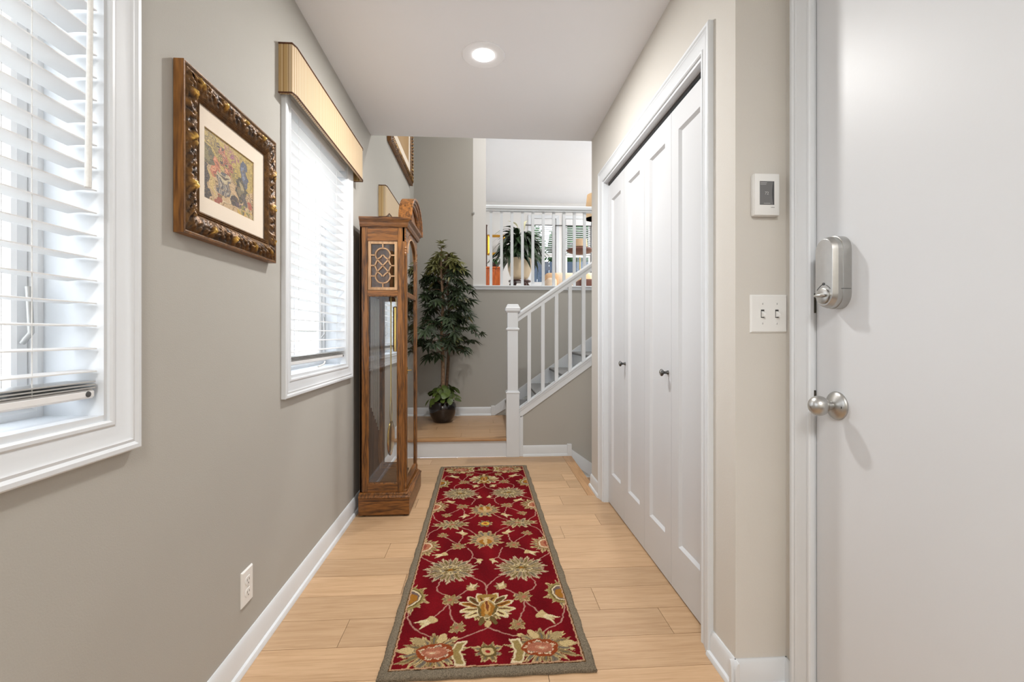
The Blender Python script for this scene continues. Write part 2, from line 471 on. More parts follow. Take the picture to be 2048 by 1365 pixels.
# floor with planks
floor = MB().box(XL, 0.735, -1.5, Y_STEP, -0.15, -0.012)
floor.box(0.735, XD + 0.01, -1.5, 3.194, -0.15, -0.012).box(XD + 0.01, XR + 0.76, 1.4, 3.08, -0.15, -0.012)
floor = struct('floor', floor, M['sub'])
JO = {0: (-0.5, 0.68), 1: (0.452,), 2: (-0.34,), 4: (-0.473,), 5: (0.426,), -1: (0.1,), 3: (0.0,), 6: (-0.1, 0.66), 7: (0.22,), 8: (-0.42, 0.5), 9: (0.08,), 10: (-0.2, 0.6)}
PW = 0.156
for k in range(-12, 16):
    y0 = 1.595 + PW * k; y1 = min(y0 + PW, Y_STEP)
    if y0 >= Y_STEP - 0.005: break
    xr = XD + 0.0 if y1 < Y_RET + 0.05 else (XR + 0.30 if y1 < 3.0 else 0.69)
    cuts = [XL] + list(JO.get(k, (rnd.uniform(-0.5, 0.6),))) + [xr]
    for a, b in zip(cuts, cuts[1:]):
        if b - a < 0.02: continue
        MB().box(a + 0.0008, b - 0.0008, y0 + 0.0009, y1 - 0.0009, -0.012, rnd.uniform(-0.0004, 0.0)).build('plank', M['plank'], floor)
# edge strip where the stairs to the basement start
MB().box(0.691, 0.772, 3.0, Y_STEP - 0.012, -0.012, 0.0005, 0.002).build('edge_strip', M['nosing_y'], floor)

# landing
land = struct('floor_landing', MB().box(XL, 0.24, Y_STEP + 0.02, Y_BACK, 0.0, Z_LAND - 0.014), M['sub'])
for k in range(8):
    y0 = Y_STEP + 0.075 + PW * k; y1 = min(y0 + PW, Y_BACK)
    if y1 - y0 < 0.02: continue
    c = [XL, (-0.2, 0.06, -0.45, -0.15, 0.1, -0.5, -0.3, 0)[k], 0.262]
    for a, b in zip(c, c[1:]):
        MB().box(a + 0.0008, b - 0.0008, y0 + 0.0009, y1 - 0.0009, Z_LAND - 0.014, Z_LAND).build('plank', M['plank_dark'], land)
MB().box(XL, 0.226, Y_STEP - 0.02, Y_STEP + 0.0745, Z_LAND - 0.02, Z_LAND + 0.001, 0.006, 2).build('nosing', M['nosing'], land, 40)
MB().box(XL, 0.205, Y_STEP, Y_STEP + 0.02, 0.0, Z_LAND - 0.02).build('riser', M['trim'], land)

# ------------------------------------------------------------------ baseboards and trims
BASE = [(0.0, 0.0), (0.024, 0.0), (0.024, 0.008), (0.020, 0.017), (0.013, 0.021), (0.012, 0.074), (0.009, 0.084), (0.008, 0.090), (0.004, 0.096), (0.0, 0.096)]
def base_run(mb, fn, a, b, h=0.096):
    mb.prism([(u, v * h / 0.096) for u, v in BASE], fn, a, b)
mb = MB(); base_run(mb, lambda u, v, t: (XL + u, t, v), -1.5, Y_STEP); struct('baseboard_left', mb, M['trim'], 35)
mb = MB()
base_run(mb, lambda u, v, t: (XR - u, t, v), Y_RET - 0.024, OP0 - 0.068, 0.084); base_run(mb, lambda u, v, t: (t, Y_RET - u, v), XR - 0.02, XD, 0.084)
base_run(mb, lambda u, v, t: (XR - u, t, v), OP1 + 0.068, 3.194, 0.084); base_run(mb, lambda u, v, t: (XD - u, t, v), Y_RET - 0.04, Y_RET, 0.084)
struct('baseboard_right', mb, M['trim'], 35)
mb = MB(); base_run(mb, lambda u, v, t: (t, Y_BACK - u, Z_LAND + v), XL, 0.085, 0.094); base_run(mb, lambda u, v, t: (XL + u, t, Z_LAND + v), Y_STEP + 0.05, Y_BACK, 0.094)
mb.box(0.085, 0.125, Y_BACK - 0.022, Y_BACK, Z_LAND, Z_LAND + 0.108, 0.002)
struct('baseboard_back', mb, M['trim'], 35)
mb = MB(); base_run(mb, lambda u, v, t: (t, Y_STEP + 0.006 - u, v), 0.345, 0.735, 0.094)
mb.box(0.735, 0.775, Y_STEP - 0.018, Y_STEP + 0.006, -0.005, 0.104, 0.002)
mb.prism([(0.775, 0.055), (0.775, -0.062), (2.0, -0.062 - 1.225 * 0.7), (2.0, 0.055 - 1.225 * 0.7)], lambda u, v, t: (u, t, v), Y_STEP - 0.014, Y_STEP + 0.006)
struct('baseboard_under_stair', mb, M['trim'], 35)

CASE = [(0.0, -0.004), (0.0, 0.006), (0.004, 0.009), (0.010, 0.009), (0.014, 0.006), (0.030, 0.010), (0.044, 0.013), (0.050, 0.0165), (0.056, 0.0145), (0.062, 0.0185), (0.070, 0.0185), (0.073, 0.0165), (0.073, -0.004)]

# ------------------------------------------------------------------ windows, blinds
def build_window(n, y0, y1):
    root = struct_root('window_%d' % n, (XL, (y0 + y1) / 2, WZ0))
    xo = XL - 0.15
    MB().box(xo, XL + 0.001, y0 - 0.0, y1, WZ0 - 0.004, WZ0 + 0.012).build('sill', M['trim'], root)
    for s, a in (('jamb', y0), ('jamb', y1 - 0.008)):
        MB().box(xo, XL + 0.001, a, a + 0.008, WZ0 + 0.012, WZ1).build(s, M['trim'], root)
    MB().box(xo, XL + 0.001, y0 + 0.008, y1 - 0.008, WZ1 - 0.012, WZ1).build('head_jamb', M['trim'], root)
    mb = MB(); mb.frame(CASE, y0, y1, WZ0, WZ1, lambda a, b, v: (XL + v, a, b)); mb.build('casing', M['trim'], root, 30)
    # casement sash: outer frame, inner frame, pane
    fn = lambda a, b, v: (xo + 0.005 + v, a, b)
    P = lambda wd, h: [(0, 0), (0, h * 0.7), (0.006, h), (wd, h), (wd, 0)]
    mb = MB(); mb.frame(P(0.018, 0.030), y0 + 0.026, y1 - 0.026, WZ0 + 0.030, WZ1 - 0.030, fn); mb.build('outer_frame', M['vinyl'], root, 30)
    ym = (y0 + y1) / 2
    sash = MB().frame(P(0.026, 0.018), y0 + 0.054, y1 - 0.054, WZ0 + 0.058, WZ1 - 0.058, fn).build('sash', M['vinyl'], root, 30)
    for q0, q1 in ((y0 + 0.052, ym - 0.004), (ym + 0.004, y1 - 0.052)):
        MB().box(xo + 0.008, xo + 0.011, q0, q1, WZ0 + 0.056, WZ1 - 0.056).build('pane', M['pane'], sash)
    MB().box(xo + 0.004, xo + 0.016, ym - 0.0045, ym + 0.0045, WZ0 + 0.056, WZ1 - 0.056).build('glazing_bar', M['vinyl'], sash)
    # lock handle of the near sash
    mb = MB(); mb.tube([(xo + 0.027, y1 - 0.042, WZ0 + 0.16), (xo + 0.045, y1 - 0.044, WZ0 + 0.18), (xo + 0.040, y1 - 0.044, WZ0 + 0.27)], 0.005, 8)
    mb.build('sash_lock', M['grey_rail'], root, 60)
    return root


def build_blind(label, y0, y1, full, wand):
    root = thing('window_blind', label, 'blind', (XL - 0.035, (y0 + y1) / 2, WZ1), 'white slatted blinds in the hall windows')
    a, b = y0 + 0.016, y1 - 0.016
    x1 = XL - 0.006; x0 = x1 - 0.056
    MB().box(x0 - 0.002, x1 + 0.004, a, b, 1.985, 2.022, 0.003).build('head_rail', M['vinyl'], root)
    cs = [(x0 + (x1 - x0) * i / 5, 0.0026 * (1 - ((i - 2.5) / 2.5) ** 2)) for i in range(6)]
    # one slat with a slight crown, tilted a little
    sl = MB()
    n = len(cs); vs = []
    for y in (a, b):
        for x, z in cs: vs.append((x, y, z))
        for x, z in cs: vs.append((x, y, z - 0.0022))
    fs = []
    for i in range(n - 1):
        fs += [(i, i + 1, 2 * n + i + 1, 2 * n + i), (n + i + 1, n + i, 3 * n + i, 3 * n + i + 1)]
    fs += [(0, 2 * n, 3 * n, n), (n - 1, 2 * n - 1, 4 * n - 1, 3 * n - 1)]
    fs += [tuple(list(range(n)) + list(range(2 * n - 1, n - 1, -1))), tuple(list(range(2 * n, 3 * n)) + list(range(4 * n - 1, 3 * n - 1, -1)))]
    sl.add(vs, fs)
    z = 1.042 + 0.0455 * 20
    first = None
    while z > (0.985 if full else 0.97):
        if first is None:
            s2 = MB(); s2.add([(x, y, q + z) for x, y, q in sl.v], sl.f); first = s2.build('slat', M['slat'], root, 40); z_first = z
        else:
            o = first.copy(); o.name = 'slat'; C.objects.link(o); o.parent = root; o.location = (0, 0, z - z_first)
        z -= 0.0455
    for q in (0.962, 0.968, 0.974):
        MB().box(x0, x1, a + 0.003, b - 0.003, q, q + 0.0025).build('stacked_slat', M['grey_rail'], root)
    br = MB().box(x0 + 0.002, x1 - 0.002, a, b, 0.942, 0.960, 0.004).build('bottom_rail', M['vinyl'], root)
    MB().lathe([(0.006, 0), (0.0055, 0.0015), (0.002, 0.002), (0.0, 0.002)], (x1 - 0.002, b - 0.018, 0.951), 'x', 14).build('end_button', M['plastic_g'], br, 40)
    for y in (a + 0.10, (a + b) / 2, b - 0.13):
        for x in (x0 + 0.003, x1 - 0.003):
            MB().tube([(x, y, 0.96), (x, y, 1.99)], 0.0007, 6).build('ladder_cord', M['cord'], root)
    mb = MB(); mb.tube([((x0 + x1) / 2, (a + b) / 2 + 0.004, 0.96), ((x0 + x1) / 2, (a + b) / 2 + 0.004, 1.99)], 0.0009, 6).build('lift_cord', M['cord'], root)
    if wand:
        MB().tube([(XL + 0.004, b - 0.038, 2.00), (XL + 0.020, b - 0.047, 1.75), (XL + 0.026, b - 0.060, 1.348)], [0.0035, 0.0045, 0.0055], 8).build('tilt_wand', M['cord'], root, 60)
    else:
        mb = MB(); mb.tube([(x1 - 0.004, (y0 + y1) / 2 + 0.06, 0.935), (x1 + 0.004, (y0 + y1) / 2 + 0.02, 0.925), (x1 + 0.006, (y0 + y1) / 2 - 0.06, 0.918)], 0.004, 8)
        mb.build('cord_tassel', M['cord'], br, 60)
    return root


LB = ['white slatted blind nearest the camera, with a hanging tilt wand', 'white slatted blind under the striped cornice, between picture and clock', 'white slatted blind mostly hidden behind the grandfather clock']
for i, (a, b) in enumerate(WIN):
    build_window(i + 1, a, b)
    build_blind(LB[i], a, b, True, i == 0)


def build_cornice(label, y0, y1, arch):
    xf = -0.716; z0, z1 = 1.985, 2.172; r = 0.008
    root = thing('window_cornice', label, 'valance', (XL, (y0 + y1) / 2, z0), 'striped fabric window cornices')
    # front board with rounded vertical corners: plan outline extruded up
    def zb(y):
        if not arch: return z0
        t = (y - y0) / (y1 - y0); return z0 - 0.045 + 0.05 * min(1, (min(t, 1 - t) / 0.10))
    n = 40; ys = [y0 + (y1 - y0) * i / n for i in range(n + 1)]
    mb = MB()
    vs = []; fs = []
    for y in ys:
        e = min(y - y0, y1 - y); d = (r - math.sqrt(max(0, r * r - max(0, r - e) ** 2))) if e < r else 0
        x = xf - d
        vs += [(x, y, zb(y)), (x, y, z1), (x - 0.014, y, zb(y)), (x - 0.014, y, z1)]
    for i in range(n):
        k = 4 * i
        fs += [(k, k + 4, k + 5, k + 1), (k + 2, k + 3, k + 7, k + 6), (k + 1, k + 5, k + 7, k + 3), (k, k + 2, k + 6, k + 4)]
    fs += [(0, 1, 3, 2), (4 * n, 4 * n + 2, 4 * n + 3, 4 * n + 1)]
    mb.add(vs, fs); mb.build('front_board', M['valance'], root, 40)
    for a, b in ((y0, y0 + 0.014), (y1 - 0.014, y1)):
        MB().box(XL, xf - 0.0225, a, b, zb(a) , z1).build('return_end', M['valance_end'], root)
    MB().box(XL, xf - 0.014, y0 + 0.014, y1 - 0.014, z1 - 0.014, z1 - 0.002).build('dust_board', M['lining'], root)
    MB().box(xf - 0.018, xf - 0.014, y0 + 0.014, y1 - 0.014, z0 + 0.006, z1 - 0.014).build('lining', M['lining'], root)
    for f in (lambda y: z1, zb):
        pts = [(XL, y0 - 0.001, f(y0)), (xf - 0.006, y0 - 0.001, f(y0))] + [(xf + 0.0005, y, f(y)) for y in ys[1:-1]] + [(xf - 0.006, y1 + 0.001, f(y1)), (XL, y1 + 0.001, f(y1))]
        MB().tube(pts, 0.0032, 8).build('welt', M['welt'], root, 60)
build_cornice('beige striped fabric cornice above the window beside the gilt still life', 1.78, 2.79, False)
build_cornice('beige striped fabric cornice seen above the grandfather clock top', 3.432, 4.44, True)

# ------------------------------------------------------------------ closet doors, casing
mb = MB(); mb.frame(CASE, OP0, OP1, 0.0, OPZ, lambda a, b, v: (XR - v, a, b), True)
struct('trim_1', mb, M['trim'], 30)
mb = MB()
mb.box(XR - 0.001, XR + 0.119, OP0, OP0 + 0.012, 0, OPZ).box(XR - 0.001, XR + 0.119, OP1 - 0.012, OP1, 0, OPZ).box(XR - 0.001, XR + 0.119, OP0 + 0.012, OP1 - 0.012, OPZ - 0.012, OPZ)
struct('trim_2', mb, M['trim'])
mb = MB(); mb.box(XR + 0.03, XR + 0.058, OP0 + 0.012, OP1 - 0.012, OPZ - 0.026, OPZ - 0.012); struct('trim_3', mb, M['nickel_dk'])


def leaf_panel(root, y0, y1):
    x = XR + 0.030; t = 0.034; z0, z1 = 0.008, 2.008; st = 0.068; zb, zt = 0.200, 1.908
    mb = MB()
    # face with a recessed flat panel (sloped sticking)
    a0, a1 = y0 + st, y1 - st
    prof = [(0.0, 0.0), (-0.010, 0.011)]
    fn = lambda a, b, v: (x + v, a, b)
    o = [(y0, z0), (y0, z1), (y1, z1), (y1, z0)]; i0 = [(a0, zb), (a0, zt), (a1, zt), (a1, zb)]
    i1 = [(a0 + 0.010, zb + 0.010), (a0 + 0.010, zt - 0.010), (a1 - 0.010, zt - 0.010), (a1 - 0.010, zb + 0.010)]
    vs = [fn(p, q, 0.0) for p, q in o] + [fn(p, q, 0.0) for p, q in i0] + [fn(p, q, 0.0115) for p, q in i1] + [fn(p, q, t) for p, q in o]
    fs = []
    for k in range(4):
        j = (k + 1) % 4
        fs += [(k, j, 4 + j, 4 + k), (4 + k, 4 + j, 8 + j, 8 + k), (k, 12 + k, 12 + j, j)]
    fs += [(8, 9, 10, 11), (12, 15, 14, 13)]
    mb.add(vs, fs)
    return mb.build('leaf_panel', M['door'], root)


KNOB = [(0.0, 0.036), (0.009, 0.0355), (0.0145, 0.032), (0.0155, 0.028), (0.0125, 0.024), (0.0065, 0.020), (0.0055, 0.010), (0.0085, 0.004), (0.0095, 0.0), (0.0, 0.0)]
q = (OP1 - 0.012 - OP0 - 0.012 - 0.010) / 4
edges = [OP0 + 0.014 + i * (q + 0.002) for i in range(4)]
for n, idx, ky in ((1, (3, 2), 2.522), (2, (1, 0), 1.925)):
    root = struct_root('door_%d' % n, (XR + 0.03, edges[idx[1]], 0))
    root['label'] = 'far pair of white bifold closet door leaves' if n == 1 else 'near pair of white bifold closet door leaves'
    for k in idx:
        leaf_panel(root, edges[k], edges[k] + q)
    kb = MB().lathe(KNOB[::-1], (XR + 0.030, ky, 0.905), 'x', 24, -1).build('knob', M['nickel_dk'], root, 50)
    for r_, t_ in ((0.010, 0.0352), (0.0058, 0.0362)):
        pts = [(XR + 0.030 - t_, ky + r_ * math.cos(2 * math.pi * i / 20), 0.905 + r_ * math.sin(2 * math.pi * i / 20)) for i in range(21)]
        MB().tube(pts, 0.0009, 6).build('knob_ring', M['nickel'], kb, 60)
    for k in idx:      # pivots hold the leaves in the track
        MB().tube([(XR + 0.045, edges[k] + q / 2, 2.006), (XR + 0.045, edges[k] + q / 2, 2.03)], 0.005, 8).build('pivot_pin', M['nickel_dk'], root, 60)

# ------------------------------------------------------------------ entry door
XDOOR = 0.935
d3 = struct_root('door_3', (XDOOR, DR0, 0)); d3['label'] = 'smooth white entry door with keypad lock'
MB().box(XDOOR, XDOOR + 0.042, DR0, DR1, 0.008, DRZ, 0.002).build('slab', M['door'], d3)
# keypad lock
LX = 0.889; ly0, ly1 = 1.108, 1.181; lz0, lz1 = 1.136, 1.327
lock = bpy.data.objects.new('keypad_lock', None); C.objects.link(lock); lock.parent = d3
lock.location = Vector((XDOOR, (ly0 + ly1) / 2, lz0)) - wpos(d3); lock['label'] = 'brushed nickel keypad deadbolt interior with oval thumb turn'
yc_, zc0, zc1 = (ly0 + ly1) / 2, lz0 + 0.040, lz1 - 0.040
def capsule(hw, top, bot, n=14):
    pts = []
    for i in range(n + 1):
        a = math.pi * i / n; pts.append((yc_ + hw * math.cos(a), zc1 + top * math.sin(a)))
    for i in range(n + 1):
        a = math.pi + math.pi * i / n; pts.append((yc_ + hw * math.cos(a), zc0 + bot * math.sin(a)))
    return pts
mb = MB()
rings = [(XDOOR, 0.0370), (XDOOR - 0.022, 0.0370), (XDOOR - 0.0225, 0.0352), (XDOOR - 0.034, 0.0350), (XDOOR - 0.042, 0.0320), (LX, 0.0300), (LX - 0.0006, 0.0290)]
base = 0
for x, hw in rings:
    k = hw / 0.037
    mb.v += [(x, y, z) for y, z in capsule(hw, 0.040 * k, 0.040 * k)]
n = 30
for i in range(len(rings) - 1):
    for k in range(n):
        mb.f.append((i * n + k, i * n + (k + 1) % n, (i + 1) * n + (k + 1) % n, (i + 1) * n + k))
mb.f.append(tuple((len(rings) - 1) * n + k for k in range(n)))
mb.build('cover', M['nickel'], lock, 16)
arc = [(yc_ + 0.0235 * t, 1.187 + 0.014 * (1 - abs(t) ** 1.6)) for t in [i / 8 - 1 for i in range(17)]]
MB().ribbon(arc, 0.0012, lambda u, v, t: (t, u, v), LX - 0.0014, LX - 0.0006).build('seam', M['nickel_dk'], lock)
MB().box(XDOOR - 0.0275, XDOOR - 0.002, ly0 - 0.0009, ly0 + 0.0002, 1.186, 1.1874).build('seam', M['nickel_dk'], lock)
MB().lathe([(0.0, 0.0016), (0.0035, 0.0012), (0.0038, 0.0)], (LX - 0.001, yc_, 1.2015), 'x', 12, -1).build('screw_cap', M['nickel_dk'], lock, 40)
MB().lathe([(0.0205, 0.0), (0.0205, 0.003), (0.019, 0.004), (0.0, 0.004)], (LX - 0.001, yc_, 1.170), 'x', 30, -1).build('turn_plate', M['nickel'], lock, 40)
bm_ = bmesh.new(); bmesh.ops.create_uvsphere(bm_, u_segments=20, v_segments=12, radius=1)
for p in bm_.verts: p.co = Vector((LX - 0.012 + p.co.x * 0.0085, yc_ + p.co.y * 0.019, 1.171 + p.co.z * 0.0052))
MB().bm(bm_).build('thumb_turn', M['nickel'], lock, 180)
# round knob
ky, kz = 1.155, 0.881
knob = bpy.data.objects.new('door_knob', None); C.objects.link(knob); knob.parent = d3
knob.location = Vector((XDOOR, ky, kz)) - wpos(d3)
MB().lathe([(0.037, 0.0), (0.0375, 0.003), (0.0355, 0.006), (0.030, 0.010), (0.019, 0.015), (0.014, 0.018), (0.0, 0.018)], (XDOOR, ky, kz), 'x', 40, -1).build('rose', M['nickel'], knob, 50)
MB().lathe([(0.0115, 0.015), (0.0115, 0.034), (0.0, 0.034)], (XDOOR, ky, kz), 'x', 24, -1).build('neck', M['nickel'], knob, 40)
pr = [(0.0105, 0.026)] + [(0.0265 * math.sin(a), 0.052 - 0.024 * math.cos(a)) for a in [0.45 + (math.pi - 0.45) * i / 14 for i in range(15)]]
MB().lathe(pr, (XDOOR, ky, kz), 'x', 40, -1).build('handle', M['nickel'], knob, 60)
MB().lathe([(0.0042, 0.0), (0.0042, 0.0012), (0.0, 0.0012)], (XDOOR - 0.0105, ky - 0.024, kz - 0.001), 'x', 16, -1).build('pin_hole', M['black'], knob)
# door casing, stop and strikes
mb = MB(); mb.frame(CASE, DR0 - 0.012, DR1 + 0.0, 0.0, DRZ, lambda a, b, v: (XD - v, a, b), True); struct('trim_4', mb, M['trim'], 30)
mb = MB(); mb.box(XD - 0.002, XD + 0.06, DR1 + 0.003, DR1 + 0.012, 0, DRZ + 0.006).box(XD - 0.002, XD + 0.06, DR0 - 0.010, DR0 - 0.003, 0, DRZ + 0.006); struct('trim_5', mb, M['trim'])
mb = MB(); mb.box(XD - 0.0075, XD + 0.012, DR1 + 0.001, DR1 + 0.006, 1.130, 1.185, 0.001); o = mb.build('strike_plate', M['iron'], d3); o['label'] = 'worn dark strike plate of the deadbolt'
mb = MB(); mb.box(XD - 0.0065, XD + 0.012, DR1 + 0.001, DR1 + 0.006, 0.878, 0.912, 0.001); o = mb.build('strike_plate', M['iron'], d3)

# ------------------------------------------------------------------ wall fittings
# double switch
s = thing('light_switch', 'white double toggle switch plate below the thermostat', 'light switch', (0.8695, Y_RET, 1.132))
cx, cz = 0.8665, 1.1325
mb = MB()
vs = [];  o2 = [(-.058, -.058), (.058, -.058), (.058, .058), (-.058, .058)]
for k, y in ((1, 0), (1, -0.002), (0.93, -0.0062)):
    vs += [(cx + p * k, Y_RET + y, cz + q_ * k) for p, q_ in o2]
fs = [(8, 9, 10, 11), (3, 2, 1, 0)] + [(r * 4 + k, r * 4 + (k + 1) % 4, (r + 1) * 4 + (k + 1) % 4, (r + 1) * 4 + k) for r in range(2) for k in range(4)]
mb.add(vs, fs).build('plate', M['plastic'], s)
for dx in (-0.021, 0.024):
    tg = MB().box(cx + dx - 0.0052, cx + dx + 0.0052, Y_RET - 0.0068, Y_RET - 0.0055, cz - 0.0125, cz + 0.0125).build('slot', M['plastic_g'], s)
    MB().prism([(Y_RET - 0.006, cz + 0.008), (Y_RET - 0.006, cz - 0.010), (Y_RET - 0.019, cz - 0.0095), (Y_RET - 0.019, cz - 0.003)], lambda u, v, t: (t, u, v), cx + dx - 0.0038, cx + dx + 0.0038).build('toggle', M['plastic'], s)
    for dz in (-0.030, 0.030):
        sw = MB().lathe([(0.0032, 0.0), (0.003, 0.001), (0.0, 0.0012)], (cx + dx, Y_RET - 0.0062, cz + dz), 'y', 12, -1).build('screw', M['plastic'], s, 40)
        MB().box(cx + dx - 0.0005, cx + dx + 0.0005, Y_RET - 0.0077, Y_RET - 0.007, cz + dz - 0.0026, cz + dz + 0.0026).build('screw_slot', M['plastic_g'], sw)


def text_mesh(name, body, size, M4, mtl, parent):
    cu = bpy.data.curves.new(name, 'FONT'); cu.body = body; cu.size = size; cu.align_x = 'CENTER'; cu.align_y = 'CENTER'; cu.extrude = 0.00015
    t = bpy.data.objects.new(name + '_tmp', cu); C.objects.link(t)
    dg = bpy.context.evaluated_depsgraph_get(); dg.update()
    me = bpy.data.meshes.new_from_object(t.evaluated_get(dg))
    bpy.data.objects.remove(t); bpy.data.curves.remove(cu)
    me.name = name; me.transform(Matrix.Translation(-wpos(parent)) @ M4)
    me.materials.clear(); me.materials.append(mtl)
    o = bpy.data.objects.new(name, me); C.objects.link(o); o.parent = parent
    return o


def facing_y(x, y, z):          # text that reads for someone looking along +y
    return Matrix.Translation((x, y, z)) @ Matrix.Rotation(math.pi / 2, 4, 'X')

s = thing('thermostat', 'white wall thermostat with grey portrait screen beside entry door', 'thermostat', (0.854, Y_RET, 1.49))
tx, tz = 0.8505, 1.4905
MB().box(tx - 0.040, tx + 0.040, Y_RET - 0.018, Y_RET, tz - 0.064, tz + 0.064, 0.005, 2).build('body', M['plastic'], s, 40)
MB().box(tx - 0.0385, tx + 0.0385, Y_RET - 0.0215, Y_RET - 0.0165, tz - 0.0625, tz + 0.0625, 0.0022, 2).build('bezel', M['plastic'], s, 40)
sx, sz = tx - 0.001, tz + 0.004
scr = MB().box(sx - 0.0225, sx + 0.0225, Y_RET - 0.0220, Y_RET - 0.0212, sz - 0.0355, sz + 0.0355).build('screen', M['screen'], s)
arcp = [(sx + 0.0155 + 0.004 * (t * t), sz + 0.035 * t) for t in [i / 10 - 1 for i in range(21)]]
poly = arcp + [(sx + 0.0222, sz + 0.035), (sx + 0.0222, sz - 0.035)]
MB().prism(poly, lambda u, v, t: (u, t, v), Y_RET - 0.02225, Y_RET - 0.0219).build('dark_arc', M['screen_dk'], scr)
text_mesh('temperature_digits', '72', 0.0125, facing_y(sx - 0.001, Y_RET - 0.0223, sz - 0.001), M['ink'], scr)
for dz, wd in ((0.0305, 0.020), (0.0262, 0.018)):
    MB().box(sx - 0.0205, sx - 0.0205 + wd, Y_RET - 0.0223, Y_RET - 0.0219, sz + dz - 0.0006, sz + dz + 0.0006).build('status_line', M['ink'], scr)
MB().box(sx - 0.010, sx + 0.010, Y_RET - 0.0223, Y_RET - 0.0219, sz - 0.0318, sz - 0.0306).build('status_line', M['ink'], scr)
text_mesh('maker_print', 'nuheat', 0.0042, facing_y(sx + 0.018, Y_RET - 0.0217, sz - 0.0425), M['ink_dk'], s)

# wall outlet
s = thing('wall_outlet', 'white duplex outlet low on the taupe left wall', 'outlet', (XL, 1.543, 0.192))
cy, cz = 1.543, 0.249
vs = []; o2 = [(-.035, -.057), (.035, -.057), (.035, .057), (-.035, .057)]
for k, x in ((1, 0), (1, 0.002), (0.9, 0.006)):
    vs += [(XL + x, cy + p * k, cz + q_ * (k if k == 1 else 0.94)) for p, q_ in o2]
MB().add(vs, fs).build('plate', M['plastic'], s)
for dz in (-0.0195, 0.0195):
    pts = [(cy + 0.0165 * math.cos(a), cz + dz + max(-0.0125, min(0.0125, 0.0165 * math.sin(a)))) for a in [2 * math.pi * i / 28 for i in range(28)]]
    rc = MB().prism(pts, lambda u, v, t: (t, u, v), XL + 0.005, XL + 0.0075).build('receptacle', M['plastic'], s)
    for dy, h in ((-0.0062, 0.0042), (0.0062, 0.0034)):
        MB().box(XL + 0.0073, XL + 0.0078, cy + dy - 0.0011, cy + dy + 0.0011, cz + dz + 0.002 - h, cz + dz + 0.002 + h).build('slot', M['plastic_g'], rc)
    MB().lathe([(0.0024, 0), (0.0024, 0.0004), (0, 0.0004)], (XL + 0.0073, cy, cz + dz - 0.0085), 'x', 12).build('ground_hole', M['plastic_g'], rc)
MB().lathe([(0.003, 0), (0.0026, 0.001), (0, 0.0012)], (XL + 0.006, cy, cz), 'x', 12).build('screw', M['grey_rail'], s, 40)


# recessed ceiling lamps; only the hall one is in view
def downlight(label, x, y, z, power, r=0.105, size=0.11):
    s = thing('recessed_light', label, 'ceiling light', (x, y, z))
    MB().lathe([(r, 0.0), (r, -0.003), (r - 0.004, -0.006), (r - 0.010, -0.005), (r * 0.53, -0.0015), (r * 0.50, -0.0005), (r * 0.50, 0.0)], (x, y, z), 'z', 48).build('trim_ring', M['ceil'], s, 40)
    MB().lathe([(r * 0.50, 0.0), (r * 0.50, -0.001), (r * 0.48, -0.004), (0.0, -0.006)], (x, y, z), 'z', 40).build('lens', M['lens'], s, 60)
    ld = bpy.data.lights.new('recessed_light_beam', 'AREA'); ld.shape = 'DISK'; ld.size = size; ld.energy = power; ld.color = (1.0, 0.985, 0.96)
    lo = bpy.data.objects.new('beam', ld); C.objects.link(lo); lo.parent = s; lo.location = (0, 0, -0.012)
    return s
downlight('round recessed downlight lit in the hall ceiling', 0.0, 2.247, Z_CEIL, LAMP_HALL)
downlight('unseen ceiling light behind the camera, widened for soft frontal fill', -0.05, -0.80, Z_CEIL, LAMP_ENTRY_FILL, r=0.26, size=0.50)  # unseen; its width and place are set for soft frontal fill
downlight('added unseen downlight in the high ceiling that fills the stairwell', 0.9, 4.3, Z_TOP, LAMP_STAIR_FILL)  # added out of view to brighten the stairwell walls
downlight('added fill downlight for the upper room, hidden from view', 3.4, 8.2, Z_TOP, LAMP_LIVING_FILL, size=0.3)  # added fill for the upper room, kept where the wall hides it
downlight('second added fill downlight for the upper room, hidden from view', 3.0, 6.2, Z_TOP, LAMP_LIVING_FILL * 0.8, size=0.3)  # second added source, brightens the upper room from out of view

# ------------------------------------------------------------------ staircase
RISE, RUN = 0.1785, 0.2497
X0S = 0.262                       # first riser on the landing
st = thing('staircase', 'white painted staircase with grey treads rising right from the landing', 'staircase', (0.255, Y_STEP + 0.04, 0))
yA, yB = Y_STEP + 0.07, Y_BACK - 0.014
for k in range(8):
    x = X0S + RUN * k; z = Z_LAND + RISE * (k + 1)
    if k < 7:
        MB().box(x - 0.022, x + RUN + 0.002, yA, yB, z - 0.028, z, 0.008, 2).build('tread', M['tread'], st, 40)
    MB().box(x, x + 0.018, yA, yB, z - RISE, z - 0.028 if k < 7 else z).build('riser', M['trim'], st)
def stair_para(mb, x0, x1, f0, f1, y0, y1):
    mb.prism([(x0, f0(x0)), (x1, f0(x1)), (x1, f1(x1)), (x0, f1(x0))], lambda u, v, t: (u, t, v), y0, y1); return mb
stair_para(MB(), 0.312, 2.4, lambda x: zs(x) - 0.088, lambda x: zs(x) - 0.012, Y_STEP - 0.004, Y_STEP + 0.066).build('stringer', M['trim'], st)
stair_para(MB(), 0.305, 2.4, lambda x: zs(x) - 0.030, lambda x: zs(x) - 0.016, Y_STEP - 0.010, Y_STEP - 0.004).build('stringer_bead', M['trim'], st)
stair_para(MB(), 0.308, 2.4, lambda x: zs(x) - 0.012, zs, Y_STEP - 0.012, Y_STEP + 0.074).build('stringer_cap', M['trim'], st)
MB().box(0.306, 0.322, Y_STEP - 0.008, Y_STEP + 0.02, 0, zs(0.306) - 0.03, 0.002).build('corner_bead', M['trim'], st)
